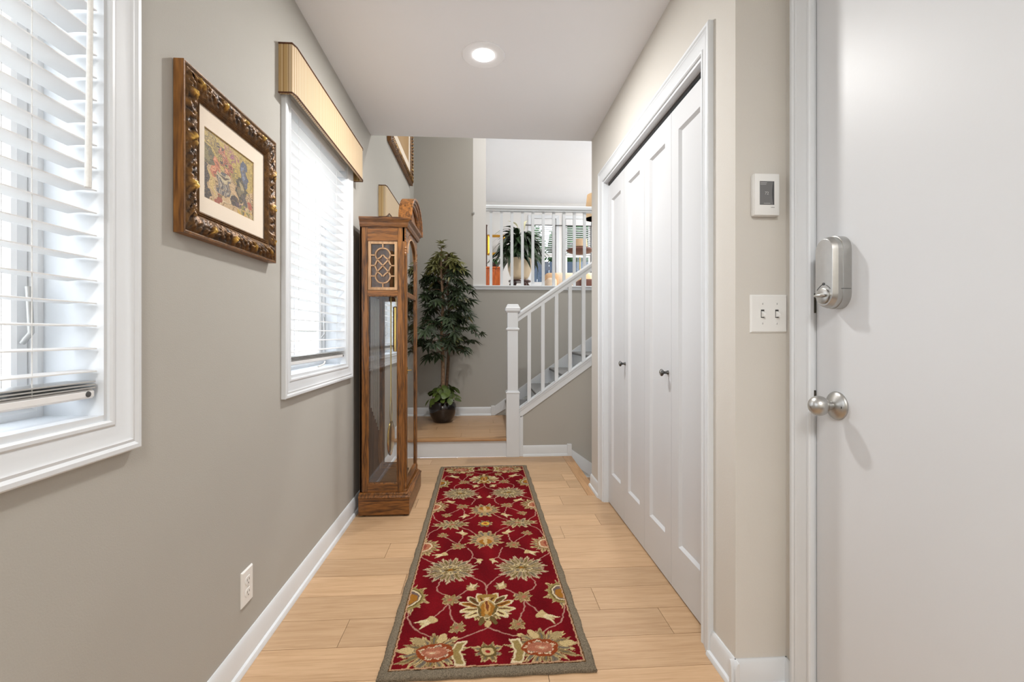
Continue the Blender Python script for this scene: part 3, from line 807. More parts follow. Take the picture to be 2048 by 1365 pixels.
MB().box(0.322, 0.346, Y_STEP - 0.004, Y_STEP + 0.066, 0, zs(0.334) - 0.085).build('end_board', M['trim'], st)
stair_para(MB(), 0.125, 1.90, lambda x: max(Z_LAND, 0.266 + (x - 0.129) * 0.709 - 0.30), lambda x: 0.266 + (x - 0.129) * 0.709, Y_BACK - 0.013, Y_BACK).build('wall_skirt', M['trim'], st)
# newel
ny = Y_STEP + 0.031; nx = 0.2555
nw = MB().box(nx - 0.0565, nx + 0.0565, ny - 0.0565, ny + 0.0565, Z_LAND * 0, 0.555, 0.002).build('newel_post', M['trim'], st)
MB().box(nx - 0.0455, nx + 0.0455, ny - 0.0455, ny + 0.0455, 0.555, 1.275, 0.002).build('shaft', M['trim'], nw)
def sq_lathe(prof, c):
    mb = MB(); n = len(prof)
    for h, z in prof:
        mb.v += [(c[0] + a * h, c[1] + b * h, z) for a, b in ((-1, -1), (1, -1), (1, 1), (-1, 1))]
    for i in range(n - 1):
        for k in range(4): mb.f.append((4 * i + k, 4 * i + (k + 1) % 4, 4 * i + 4 + (k + 1) % 4, 4 * i + 4 + k))
    mb.f.append((3, 2, 1, 0)); e = 4 * (n - 1); mb.f.append((e, e + 1, e + 2, e + 3)); return mb
sq_lathe([(0.0565, 0.553), (0.061, 0.556), (0.061, 0.562), (0.052, 0.572), (0.046, 0.578)], (nx, ny)).build('base_mould', M['trim'], nw)
sq_lathe([(0.046, 1.100), (0.055, 1.106), (0.058, 1.114), (0.055, 1.122), (0.046, 1.128)], (nx, ny)).build('band', M['trim'], nw)
sq_lathe([(0.046, 1.258), (0.056, 1.266), (0.064, 1.275), (0.0645, 1.300), (0.057, 1.308), (0.050, 1.326), (0.044, 1.333), (0.0, 1.3335)], (nx, ny)).build('cap', M['trim'], nw)
# handrail
HS = 0.69
hr = lambda x: 1.262 + (x - 0.301) * HS
prof = [(-0.016, -0.082), (0.016, -0.082), (0.016, -0.055), (0.030, -0.040), (0.032, -0.018), (0.022, -0.004), (0.008, 0.0), (-0.008, 0.0), (-0.022, -0.004), (-0.032, -0.018), (-0.030, -0.040), (-0.016, -0.055)]
mb = MB()
for x in (0.299, 2.4):
    mb.v += [(x, ny + a, hr(x) + b) for a, b in prof]
n = len(prof)
for k in range(n): mb.f.append((k, (k + 1) % n, n + (k + 1) % n, n + k))
mb.f += [tuple(range(n))[::-1], tuple(range(n, 2 * n))]
mb.build('handrail', M['trim'], st, 35)
for i in range(14):
    x = 0.402 + 0.1215 * i; h = 0.0155
    mb = MB(); zb0 = zs(x) - 0.012; zt0 = hr(x) - 0.075
    mb.v = [(x - h, ny - h, zs(x - h)), (x + h, ny - h, zs(x + h)), (x + h, ny + h, zs(x + h)), (x - h, ny + h, zs(x - h)), (x - h, ny - h, hr(x - h) - 0.078), (x + h, ny - h, hr(x + h) - 0.078), (x + h, ny + h, hr(x + h) - 0.078), (x - h, ny + h, hr(x - h) - 0.078)]
    mb.f = [(0, 3, 2, 1), (4, 5, 6, 7), (0, 1, 5, 4), (1, 2, 6, 5), (2, 3, 7, 6), (3, 0, 4, 7)]
    mb.build('baluster', M['trim'], st)
# stairs down to the basement
sd = thing('basement_staircase', 'oak steps leading down to the right below the stringer wall', 'staircase', (0.772, 3.6, -0.01))
for k in range(1, 5):
    x = 0.772 + 0.24 * (k - 1); z = -0.19 * k
    MB().box(x - 0.005, x + 0.26, 3.195, Y_STEP - 0.015, z - 0.03, z, 0.005, 2).build('tread', M['nosing'], sd, 40)
    MB().box(x - 0.018, x - 0.002, 3.195, Y_STEP - 0.015, z, z + 0.16).build('riser', M['trim'], sd)

# ------------------------------------------------------------------ upper balustrade
bl = thing('balustrade', 'white square spindle railing guarding the upper room', 'railing', (1.2, Y_BACK + 0.05, Z_UP))
MB().box(-0.117, 2.9, Y_BACK - 0.022, Y_BACK + 0.16, Z_UP + 0.030, Z_UP + 0.048, 0.004).build('base_cap', M['trim'], bl)
MB().box(-0.117, 2.9, Y_BACK - 0.012, Y_BACK + 0.15, Z_UP + 0.001, Z_UP + 0.030).build('fascia', M['trim'], bl)
prof = [(-0.030, 0.0), (0.030, 0.0), (0.032, 0.018), (0.040, 0.024), (0.042, 0.050), (0.030, 0.064), (-0.030, 0.064), (-0.042, 0.050), (-0.040, 0.024), (-0.032, 0.018)]
MB().prism(prof, lambda u, v, t: (t, Y_BACK + 0.06 + u, 2.470 + v), -0.117, 2.9).build('top_rail', M['trim'], bl, 30)
for i in range(24):
    x = -0.035 + 0.1196 * i
    MB().box(x - 0.0155, x + 0.0155, Y_BACK + 0.0445, Y_BACK + 0.0755, Z_UP + 0.048, 2.471).build('baluster', M['trim'], bl)
MB().box(-0.126, -0.100, Y_BACK - 0.012, Y_BACK + 0.02, 2.418, 2.440, 0.003).build('rail_bracket', M['grey_rail'], bl)

# ------------------------------------------------------------------ upper room shell
mb = MB(); mb.box(-0.117, 0.028, Y_BACK, Y_FAR, Z_UP + 0.05, Z_TOP); struct('wall_upper_left', mb, M['white_wall'])
mb = MB(); mb.box(-0.117, 4.6, Y_BACK + 0.15, Y_FAR + 0.2, Z_UP - 0.2, Z_UP); struct('floor_upper', mb, M['carpet'])
mb = MB(); mb.box(4.5, 4.6, Y_BACK + 0.15, Y_FAR, Z_UP, Z_TOP); struct('wall_upper_right', mb, M['white_wall'])
W2 = [(1.06, 1.62), (1.83, 2.42), (2.62, 3.2)]; UZ0, UZ1 = Z_UP + 0.62, 3.655
mb = MB(); x = 0.028
for a, b in W2:
    mb.box(x, a, Y_FAR, Y_FAR + 0.16, Z_UP, Z_TOP); mb.box(a, b, Y_FAR, Y_FAR + 0.16, Z_UP, UZ0); mb.box(a, b, Y_FAR, Y_FAR + 0.16, UZ1, Z_TOP); x = b
mb.box(x, 4.6, Y_FAR, Y_FAR + 0.16, Z_UP, Z_TOP); struct('wall_far', mb, M['white_wall'])
P = lambda wd, h: [(0, 0), (0, h), (wd, h), (wd, 0)]
wl = ['leftmost white slatted blind in the upper room windows', 'white slatted blind behind the floor lamp upstairs', 'white slatted blind upstairs hidden right of the closet wall']
for i, (a, b) in enumerate(W2):
    root = struct_root('window_%d' % (4 + i), ((a + b) / 2, Y_FAR, UZ0))
    fn = lambda u, v, t: (u, Y_FAR - t, v)
    MB().frame([(0, -0.05), (0, 0.012), (0.06, 0.02), (0.07, 0.02), (0.07, -0.0)], a, b, UZ0, UZ1, fn).build('casing', M['trim'], root)
    MB().frame(P(0.05, 0.03), a + 0.05, b - 0.05, UZ0 + 0.05, UZ1 - 0.05, lambda u, v, t: (u, Y_FAR + 0.08 - t, v)).build('sash', M['vinyl'], root)
    zm = 2.835
    MB().box(a + 0.01, b - 0.01, Y_FAR + 0.045, Y_FAR + 0.08, zm - 0.03, zm + 0.03).build('meeting_rail', M['vinyl'], root)
    MB().box(a + 0.04, b - 0.04, Y_FAR + 0.06, Y_FAR + 0.064, UZ0 + 0.04, UZ1 - 0.04).build('pane', M['pane'], root)
    s = thing('upper_window_blind', wl[i], 'blind', ((a + b) / 2, Y_FAR + 0.03, UZ1), 'white blinds in the upper room')
    MB().box(a + 0.008, b - 0.008, Y_FAR + 0.004, Y_FAR + 0.05, UZ1 - 0.15, UZ1 - 0.002, 0.003).build('head_rail', M['vinyl'], s)
    first = None; z = UZ1 - 0.19
    while z > zm + 0.03:
        if first is None:
            first = MB().prism([(Y_FAR + 0.004, z + 0.004), (Y_FAR + 0.028, z + 0.001), (Y_FAR + 0.048, z - 0.006), (Y_FAR + 0.048, z - 0.008), (Y_FAR + 0.028, z - 0.001), (Y_FAR + 0.004, z + 0.002)], lambda u, v, t: (t, u, v), a + 0.012, b - 0.012).build('slat', M['slat'], s); zf = z
        else:
            o = first.copy(); C.objects.link(o); o.parent = s; o.location = (0, 0, z - zf)
        z -= 0.048
    MB().box(a + 0.010, b - 0.010, Y_FAR + 0.012, Y_FAR + 0.040, z + 0.012, z + 0.034, 0.003).build('bottom_rail', M['vinyl'], s)

tag(MB().tube([(0.85, Y_FAR - 0.06, 3.49), (3.35, Y_FAR - 0.06, 3.49)], 0.011, 10).tube([(0.87, Y_FAR, 3.49), (0.87, Y_FAR - 0.06, 3.49)], 0.007, 8).tube([(3.33, Y_FAR, 3.49), (3.33, Y_FAR - 0.06, 3.49)], 0.007, 8).build('head_gap_line', M['nickel_dk'], None, 60), 'thin dark bar drawn as the shaded valance gap across the upper room windows', 'shade line')  # dark bar standing in for the shaded gap at the valance
# ------------------------------------------------------------------ paintings
def grid_canvas(na, nb, fn):
    mb = MB()
    for j in range(nb):
        for i in range(na):
            mb.v.append(fn(i / (na - 1), j / (nb - 1)))
    for j in range(nb - 1):
        for i in range(na - 1):
            k = j * na + i; mb.f.append((k, k + 1, k + na + 1, k + na))
    return mb


def in_poly(x, y, poly):
    r = np.zeros(x.shape, bool); n = len(poly)
    for i in range(n):
        x0, y0 = poly[i]; x1, y1 = poly[(i + 1) % n]
        c = ((y0 > y) != (y1 > y)) & (x < (x1 - x0) * (y - y0) / ((y1 - y0) or 1e-9) + x0)
        r ^= c
    return r


def still_life(nx, ny):
    """loose still life: ochre ground, pink bouquet in a ribbed vase, blue bottle, dark jug"""
    rg = np.random.RandomState(5)
    u, v = np.meshgrid(np.linspace(0, 1, nx), np.linspace(0, 1, ny))
    du = 0.02 * np.sin(31 * v + 5 * u) + 0.012 * np.sin(67 * u + 20 * v); dv = 0.02 * np.sin(27 * u + 9 * v) + 0.012 * np.sin(71 * v)
    U, V = u + du, v + dv
    img = np.zeros((ny, nx, 3))
    def S(mask, c, j=14):
        img[mask] = np.array(c) + rg.uniform(-j, j, (int(mask.sum()), 1))
    def E(cx, cy, rx, ry, c, j=14):
        S(((U - cx) / rx) ** 2 + ((V - cy) / ry) ** 2 < 1, c, j)
    S(np.ones_like(u, bool), (186, 160, 84), 18)
    S(V < 0.50 + 0.1 * np.sin(6 * U), (194, 164, 126), 18)
    S((V > 0.5) & (np.sin(40 * U + 12 * np.sin(9 * V)) > 0.6), (160, 140, 78))
    S(in_poly(U, V, [(0, .82), (.05, .80), (.25, .62), (.22, .56), (.10, .52), (0, .50)]), (86, 82, 60))
    S(in_poly(U, V, [(0, .77), (.05, .75), (.17, .61), (0, .56)]), (124, 116, 76))
    S(in_poly(U, V, [(0, .50), (.09, .50), (.11, .3), (.07, .14), (.15, .06), (.12, 0), (0, 0)]), (60, 56, 58))
    S(in_poly(U, V, [(.10, .46), (.2, .38), (.2, .12), (.12, .16)]), (206, 178, 118))
    for k in range(46):
        a = rg.uniform(0.30, 0.66); b = 1.02 - 0.55 * abs(a - 0.42) - rg.uniform(0, .17); E(a, b, .022, .016, (150, 92, 110) if k % 2 else (176, 140, 96))
    for cx, cy, r in ((.34, .80, .055), (.40, .74, .07), (.47, .70, .055), (.24, .60, .06), (.20, .47, .075), (.44, .53, .075), (.36, .66, .05), (.52, .62, .04)):
        E(cx, cy, r, r * 1.05, (196, 112, 84)); E(cx - .015, cy + .02, r * .5, r * .5, (216, 146, 112)); E(cx + .02, cy - .02, r * .3, r * .35, (150, 66, 58))
    for k in range(7):
        a = .53 + .012 * k; S(np.abs((U - .45) * .8 + (V - .75 + .035 * k)) < .006, (70, 60, 60))
    E(.37, .33, .135, .20, (86, 84, 92)); S((((U - .37) / .12) ** 2 + ((V - .31) / .17) ** 2 < 1) & (np.sin(130 * U) > 0), (168, 156, 140))
    S((((U - .37) / .14) ** 2 + ((V - .44) / .055) ** 2 < 1), (196, 182, 150)); S((((U - .37) / .09) ** 2 + ((V - .45) / .03) ** 2 < 1), (84, 70, 66))
    S((np.abs(((U - .36) / .16) ** 2 + ((V - .24) / .18) ** 2 - 1) < .10) & (V < .24), (220, 208, 176))
    S(in_poly(U, V, [(.70, .62), (.71, .86), (.75, .90), (.78, .92), (.81, .88), (.87, .70), (.88, .50), (.72, .50)]), (72, 82, 108))
    S(in_poly(U, V, [(.74, .62), (.75, .82), (.78, .82), (.79, .56)]), (112, 124, 150))
    E(.73, .40, .115, .19, (58, 58, 54)); E(.72, .42, .06, .11, (110, 104, 82)); E(.73, .44, .03, .06, (170, 156, 120))
    E(.80, .22, .05, .11, (78, 74, 78)); E(.60, .17, .095, .085, (62, 56, 58))
    E(.27, .06, .05, .10, (150, 76, 62)); E(.92, .24, .05, .07, (170, 84, 66))
    for k in range(26):
        E(rg.uniform(.66, 1), rg.uniform(0, .16), .03, .022, [(126, 124, 66), (190, 176, 130), (84, 70, 84), (196, 160, 70)][k % 4])
    S(np.sin(90 * U + 60 * V + 20 * np.sin(7 * U)) > 0.93, (120, 98, 66))
    img = img * 0.86 + np.array((150, 128, 92.0)) * 0.16
    lum = np.clip(img, 20, 240) / 255
    return np.where(lum <= 0.04045, lum / 12.92, ((lum + 0.055) / 1.055) ** 2.4).reshape(-1, 3)


def ornate_frame(root, y0, y1, z0, z1, depth, wd, seed, leafy):
    """carved frame; y0..z1 is the outer edge, wd its width; proud of the left wall"""
    prof = []
    for i in range(26):
        t = i / 25; u = wd * t
        if t < 0.22:   h = depth * (0.50 + 0.08 * (int(t * 36) % 3))
        elif t < 0.90: h = depth * (0.62 + 0.30 * math.sin(math.pi * (t - 0.22) / 0.68))
        else:          h = depth * 0.72
        prof.append((u, h, t))
    mb = MB(); col = []
    a0, a1, b0, b1 = y0 + wd, y1 - wd, z0 + wd, z1 - wd
    sides = [((a0, b0), (a0, b1), (-1, -1), (-1, 1)), ((a0, b1), (a1, b1), (-1, 1), (1, 1)), ((a1, b1), (a1, b0), (1, 1), (1, -1)), ((a1, b0), (a0, b0), (1, -1), (-1, -1))]
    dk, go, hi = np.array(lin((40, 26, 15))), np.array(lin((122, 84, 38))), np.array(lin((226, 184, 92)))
    for si, (p, q, dp, dq) in enumerate(sides):
        L = math.hypot(q[0] - p[0], q[1] - p[1]); n = int(L / 0.0026); base = len(mb.v)
        for i in range(n + 1):
            s = i / n
            for u, h, t in prof:
                A = (p[0] + dp[0] * u, p[1] + dp[1] * u); B = (q[0] + dq[0] * u, q[1] + dq[1] * u)
                a = A[0] + (B[0] - A[0]) * s; b = A[1] + (B[1] - A[1]) * s
                c = 0.0
                along = (s - 0.5) * L
                if 0.24 < t < 0.90:
                    e = math.sin(math.pi * (t - 0.24) / 0.66)
                    if leafy:
                        per = 0.046; ph = along / per; cell = math.floor(ph); f = ph - cell - 0.5
                        w1 = (t - 0.57) * 2.6
                        ros = math.exp(-((f * 2.6) ** 2 + w1 ** 2) * 2.2) * (0.75 + 0.25 * math.cos(6 * math.atan2(w1, f * 2.6) + cell)) if cell % 2 == 0 else 0
                        leaf = abs(math.sin(math.pi * (along / 0.021 + w1 * 0.9))) ** 0.7
                        nz = mnoise.noise((a * 95 + seed, b * 95, t * 5)) * 0.9 + mnoise.noise((a * 210, b * 210 + seed, t * 9)) * 0.5
                        c = e * (0.55 * leaf + 0.9 * ros + 0.55 * nz - 0.55)
                    else:
                        c = e * (abs(math.sin(math.pi * (along / 0.03 + (t - 0.5) * 0.8))) - 0.6 + 0.3 * mnoise.noise((a * 160, b * 160, t)))
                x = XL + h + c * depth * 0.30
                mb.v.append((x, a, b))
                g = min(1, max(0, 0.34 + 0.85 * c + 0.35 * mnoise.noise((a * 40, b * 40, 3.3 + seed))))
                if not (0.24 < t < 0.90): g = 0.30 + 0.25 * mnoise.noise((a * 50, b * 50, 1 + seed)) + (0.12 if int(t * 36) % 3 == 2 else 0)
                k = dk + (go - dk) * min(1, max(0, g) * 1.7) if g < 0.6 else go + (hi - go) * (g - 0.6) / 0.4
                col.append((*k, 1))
        m = len(prof)
        for i in range(n):
            for j in range(m - 1):
                k = base + i * m + j; mb.f.append((k, k + 1, k + m + 1, k + m))
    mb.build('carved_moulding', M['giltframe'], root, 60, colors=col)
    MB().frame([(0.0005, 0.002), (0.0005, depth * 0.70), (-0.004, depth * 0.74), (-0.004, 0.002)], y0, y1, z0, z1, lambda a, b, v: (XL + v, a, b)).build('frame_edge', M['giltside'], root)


def picture(label, y0, y1, z0, z1, wd, depth, mat_w, leafy, seed):
    r = thing('framed_picture', label, 'picture', (XL, (y0 + y1) / 2, z0))
    ornate_frame(r, y0, y1, z0, z1, depth, wd, seed, leafy)
    a0, a1, b0, b1 = y0 + wd - 0.006, y1 - wd + 0.006, z0 + wd - 0.006, z1 - wd + 0.006
    xm = XL + depth * 0.42
    o0, o1, p0, p1 = a0 + mat_w[0], a1 - mat_w[1], b0 + mat_w[2], b1 - mat_w[3]
    mb = MB(); q = lambda a, b, x: (x, a, b)
    mb.v = [q(a0, b0, xm), q(a0, b1, xm), q(a1, b1, xm), q(a1, b0, xm), q(o0, p0, xm), q(o0, p1, xm), q(o1, p1, xm), q(o1, p0, xm), q(o0, p0, xm - 0.004), q(o0, p1, xm - 0.004), q(o1, p1, xm - 0.004), q(o1, p0, xm - 0.004)]
    for k in range(4):
        j = (k + 1) % 4; mb.f += [(k, j, 4 + j, 4 + k), (4 + k, 4 + j, 8 + j, 8 + k)]
    mb.build('mat_board', M['matboard'], r)
    return r, (o0, o1, p0, p1, xm - 0.0035)
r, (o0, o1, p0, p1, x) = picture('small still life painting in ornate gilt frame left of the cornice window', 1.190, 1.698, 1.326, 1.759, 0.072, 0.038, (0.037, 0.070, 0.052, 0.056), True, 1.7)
cv = grid_canvas(150, 116, lambda u, v: (x, o0 + (o1 - o0) * u, p0 + (p1 - p0) * v))
cols = still_life(150, 116)
cv.build('painted_canvas', M['paint'], r, colors=np.concatenate([cols, np.ones((len(cols), 1))], 1), fix=False)
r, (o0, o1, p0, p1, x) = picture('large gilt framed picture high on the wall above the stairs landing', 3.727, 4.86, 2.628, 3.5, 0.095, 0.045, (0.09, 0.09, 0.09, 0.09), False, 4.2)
cv = grid_canvas(40, 30, lambda u, v: (x, o0 + (o1 - o0) * u, p0 + (p1 - p0) * v))
cc = np.tile(np.array(lin((176, 142, 98)) + (1.0,)), (1200, 1)); cv.build('painted_canvas', M['paint'], r, colors=cc, fix=False)

# ------------------------------------------------------------------ grandfather clock
CB, CF = -0.728, -0.456            # back and front of the case
CY0, CY1, CYM = 2.750, 3.200, 2.975
ck = thing('grandfather_clock', 'tall honey oak grandfather clock with arched hood and glass sides', 'clock', (-0.59, CYM, 0))
pl = MB().box(-0.730, -0.436, 2.720, 3.230, 0.010, 0.108, 0.002).build('plinth', M['oak_h'], ck)
sqp = [(0.000, 0.108), (0.004, 0.110), (0.004, 0.114), (-0.006, 0.122), (-0.010, 0.124), (-0.010, 0.130), (-0.018, 0.135)]
mb = MB()
for e, z in sqp:
    mb.v += [(-0.730, 2.720 - e, z), (-0.436 + e, 2.720 - e, z), (-0.436 + e, 3.230 + e, z), (-0.730, 3.230 + e, z)]
for i in range(len(sqp) - 1):
    for k in range(4): mb.f.append((4 * i + k, 4 * i + (k + 1) % 4, 4 * i + 4 + (k + 1) % 4, 4 * i + 4 + k))
e = 4 * (len(sqp) - 1); mb.f += [(e, e + 1, e + 2, e + 3), (3, 2, 1, 0)]
mb.build('plinth_mould', M['oak_y'], pl, 25)
for xx, yy in ((-0.70, 2.75), (-0.46, 2.75), (-0.70, 3.2), (-0.46, 3.2)):
    MB().lathe([(0.014, 0.0), (0.014, 0.010), (0, 0.010)], (xx, yy, 0), 'z', 12).build('foot', M['black'], pl)
ZB, ZT = 0.133, 1.706
MB().box(CB, CB + 0.010, CY0, CY1, ZB, ZT).build('back_panel', M['oak_dark'], ck)
MB().box(CB + 0.010, CF - 0.022, CY0 + 0.006, CY1 - 0.006, ZB, ZB + 0.016).build('case_floor', M['oak_dark'], ck)
MB().box(CB + 0.010, CF - 0.022, CY0 + 0.006, CY1 - 0.006, ZT - 0.016, ZT).build('case_top', M['oak_dark'], ck)
XI = CF - 0.022                    # side frames end here, the columns stand in front
for y, sgn in ((CY0, 1), (CY1, -1)):
    ya, yb = (y, y + 0.020) if sgn > 0 else (y - 0.020, y)
    side = bpy.data.objects.new('case_side', None); C.objects.link(side); side.parent = ck; side.location = Vector((CB, y, ZB)) - wpos(ck)
    MB().box(CB, -0.684, ya, yb, ZB, ZT, 0.0015).build('stile', M['oak_v'], side)
    MB().box(-0.508, XI, ya, yb, ZB, ZT, 0.0015).build('stile', M['oak_v'], side)
    for z0, z1 in ((ZB, 0.184), (1.300, 1.330), (1.624, ZT)):
        MB().box(-0.684, -0.508, ya + 0.001 * (sgn > 0), yb, z0, z1).build('rail', M['oak_h'], side)
    MB().frame([(0, -0.004), (0, 0.001), (0.006, 0.003), (0.006, -0.004)], -0.678, -0.514, 0.190, 1.294, lambda a, b, v: (a, y - sgn * (v - 0.004), b)).build('glass_bead', M['oak_v'], side)
    MB().box(-0.684, -0.508, y + sgn * 0.008, y + sgn * 0.011, 0.184, 1.300).build('pane', M['clockglass'], side)
    # fret panel
    fr = MB().frame([(0, 0.0), (0, 0.006), (0.016, 0.006), (0.016, 0.0)], -0.665, -0.527, 1.349, 1.606, lambda a, b, v: (a, y + sgn * (0.010 - v), b)).build('fret_frame', M['oak_dull'], side)
    fx, fz, fw, fh = -0.596, 1.4775, 0.069, 0.1285
    fn = lambda u, v, t: (fx + u, y + sgn * t, fz + v)
    T0, T1 = 0.0045, 0.0095
    def curve(f, a, b, n=24): return [f(a + (b - a) * i / n) for i in range(n + 1)]
    def fret(pts, cl=False): MB().ribbon(pts, 0.0075, fn, T0, T1, cl).build('fret_bar', M['oak_dull'], side)
    def sm(P_, cl=False):
        for _ in range(2):
            Q = [] if cl else [P_[0]]
            m_ = len(P_) if cl else len(P_) - 1
            for i in range(m_):
                p, q2 = P_[i], P_[(i + 1) % len(P_)]
                Q += [(p[0] * .75 + q2[0] * .25, p[1] * .75 + q2[1] * .25), (p[0] * .25 + q2[0] * .75, p[1] * .25 + q2[1] * .75)]
            P_ = Q if cl else Q + [P_[-1]]
        return P_
    # pointed-lobe outline with crossing ogee strands
    hq = [(0.0, 0.104), (0.024, 0.100), (0.042, 0.078), (0.044, 0.056), (0.032, 0.036), (0.040, 0.016), (0.047, 0.0), (0.040, -0.016), (0.032, -0.036), (0.044, -0.056), (0.042, -0.078), (0.024, -0.100), (0.0, -0.104)]
    fret(sm(hq + [(-x_, z_) for x_, z_ in hq[-2:0:-1]], True), True)
    for g in (1, -1):
        fret(sm([(-0.034 * g, 0.036), (-0.020 * g, 0.022), (0.0, 0.0), (0.020 * g, -0.022), (0.034 * g, -0.036)]))
        fret(sm([(-0.036, 0.036 * g), (-0.014, 0.048 * g), (-0.003, 0.064 * g)])); fret(sm([(0.036, 0.036 * g), (0.014, 0.048 * g), (0.003, 0.064 * g)]))
    for zz in (0.102, -0.102):
        fret([(0.0, zz), (0.0, fh * (1 if zz > 0 else -1))])
    for zz in (0.062, 0.0, -0.062):
        fret([(-fw, zz), (-0.042, zz)]); fret([(fw, zz), (0.042, zz)])
    MB().box(-0.684, -0.508, y + sgn * 0.014, y + sgn * 0.016, 1.330, 1.624).build('pane', M['clockglass'], side)
# front columns
for y in (CY0 + 0.012, CY1 - 0.012):
    xq = XI + 0.011
    cpart = MB().box(XI, XI + 0.010, y - 0.012, y + 0.012, ZB, ZT).build('corner_post', M['oak_v'], ck)
    prof = [(0.0135, ZB), (0.0135, ZB + 0.012), (0.011, ZB + 0.016), (0.0125, ZB + 0.026), (0.0135, ZB + 0.036), (0.010, ZB + 0.046), (0.0088, 0.196)]
    MB().lathe(prof + [(0.0088, 1.545), (0.012, 1.552), (0.0095, 1.558), (0.012, 1.566), (0.0095, 1.574), (0.013, 1.584), (0.010, 1.592), (0.013, 1.612), (0.0135, 1.620), (0.0, 1.620)], (xq, y, 0), 'z', 18).build('column', M['oak_v'], cpart, 35)
    for k in range(5):
        a = math.pi * (k - 2) / 5
        MB().tube([(xq + 0.0088 * math.cos(a), y + 0.0088 * math.sin(a), 0.20), (xq + 0.0088 * math.cos(a), y + 0.0088 * math.sin(a), 1.54)], 0.0018, 5).build('reeding', M['oak_v'], cpart, 60)
# glazed front door
dr = bpy.data.objects.new('front_door', None); C.objects.link(dr); dr.parent = ck; dr.location = Vector((CF, CYM, ZB)) - wpos(ck)
D0, D1 = CY0 + 0.027, CY1 - 0.027; xa, xb = CF - 0.020, CF - 0.003
for a, b in ((D0, D0 + 0.030), (D1 - 0.030, D1)):
    MB().box(xa, xb, a, b, 0.150, 1.560, 0.0015).build('stile', M['oak_v'], dr)
MB().box(xa, xb, D0 + 0.030, D1 - 0.030, 0.150, 0.192).build('rail', M['oak_y'], dr)
MB().box(xa, xb, D0 + 0.030, D1 - 0.030, 1.298, 1.326).build('rail', M['oak_y'], dr)
hw = (D1 - D0) / 2
ar = [(CYM + (hw - 0.015) * math.cos(math.pi * i / 32), 1.560 + 0.125 * math.sin(math.pi * i / 32)) for i in range(33)]
MB().ribbon(ar, 0.030, lambda u, v, t: (t, u, v), xa, xb).build('arched_rail', M['oak_y'], dr, 40)
ar2 = [(CYM + (hw - 0.030) * math.cos(math.pi * i / 32), 1.560 + 0.110 * math.sin(math.pi * i / 32)) for i in range(33)]
MB().ribbon(ar2, 0.006, lambda u, v, t: (t, u, v), xb - 0.001, xb + 0.004).build('arched_bead', M['oak_dull'], dr, 40)
gl = [(CYM + (hw - 0.028) * math.cos(math.pi * i / 24), 1.560 + 0.112 * math.sin(math.pi * i / 24)) for i in range(25)] + [(D0 + 0.028, 1.326), (D1 - 0.028, 1.326)]
MB().prism(gl, lambda u, v, t: (t, u, v), xa + 0.006, xa + 0.009).build('pane', M['clockglass'], dr)
MB().box(xa + 0.006, xa + 0.009, D0 + 0.028, D1 - 0.028, 0.190, 1.300).build('pane', M['clockglass'], dr)
MB().box(xb - 0.001, xb + 0.003, D0 + 0.008, D0 + 0.022, 0.832, 0.872).build('lock_plate', M['brass'], dr)
MB().tube([(xb + 0.002, D0 + 0.015, 0.852), (xb + 0.018, D0 + 0.017, 0.853), (xb + 0.026, D0 + 0.018, 0.854)], [0.0025, 0.002, 0.004], 8).build('door_key', M['brass'], dr, 60)
# spandrel board above the door arch
mb = MB(); nS = 40
def zin(y):
    t = min(1, abs(y - CYM) / hw); return 1.572 + 0.132 * math.sqrt(max(0, 1 - t * t))
def zout(y):
    t = min(1, abs(y - CYM) / 0.232); return 1.745 + 0.165 * math.sqrt(max(0, 1 - t * t))
for i in range(nS + 1):
    y = CY0 + 0.0 + (CY1 - CY0) * i / nS
    zi = zin(y) if abs(y - CYM) < hw else 1.622
    zo = max(zout(y), 1.75)
    mb.v += [(CF - 0.003, y, zi), (CF - 0.003, y, zo), (XI, y, zi), (XI, y, zo)]
for i in range(nS):
    k = 4 * i; mb.f += [(k, k + 4, k + 5, k + 1), (k + 2, k + 3, k + 7, k + 6), (k + 1, k + 5, k + 7, k + 3), (k, k + 2, k + 6, k + 4)]
mb.f += [(0, 1, 3, 2), (4 * nS, 4 * nS + 2, 4 * nS + 3, 4 * nS + 1)]
mb.build('spandrel', M['oak_y'], ck, 40)
# cornice (sides and returns) and arched hood
cor = [(0.0, 1.704), (0.006, 1.706), (0.008, 1.712), (0.012, 1.718), (0.014, 1.732), (0.022, 1.742), (0.026, 1.746), (0.028, 1.752), (0.028, 1.760)]
mb = MB()
for e, z in cor:
    mb.v += [(CB, CY0 - e, z), (CF + e, CY0 - e, z), (CF + e, CY1 + e, z), (CB, CY1 + e, z)]
for i in range(len(cor) - 1):
    for k in range(4): mb.f.append((4 * i + k, 4 * i + (k + 1) % 4, 4 * i + 4 + (k + 1) % 4, 4 * i + 4 + k))
e = 4 * (len(cor) - 1); mb.f += [(e, e + 1, e + 2, e + 3), (3, 2, 1, 0)]
co = mb.build('cornice', M['oak_h'], ck, 25)
hood = [(-0.500, -0.004), (-0.500, 0.0), (-0.424, 0.0), (-0.420, -0.004), (-0.422, -0.014), (-0.430, -0.020), (-0.432, -0.030), (-0.440, -0.036), (-0.442, -0.048), (-0.452, -0.056), (-0.500, -0.056)]
mb = MB(); nH = 48
for i in range(nH + 1):
    a = math.pi * i / nH
    for xq, d in hood:
        mb.v.append((xq, CYM + (0.250 + d) * math.cos(a), 1.745 + (0.182 + d) * math.sin(a)))
m = len(hood)
for i in range(nH):
    for j in range(m):
        mb.f.append((i * m + j, i * m + (j + 1) % m, (i + 1) * m + (j + 1) % m, (i + 1) * m + j))
mb.f += [tuple(range(m)), tuple(nH * m + j for j in range(m))[::-1]]
mb.build('arched_hood', M['oak_y'], ck, 30)
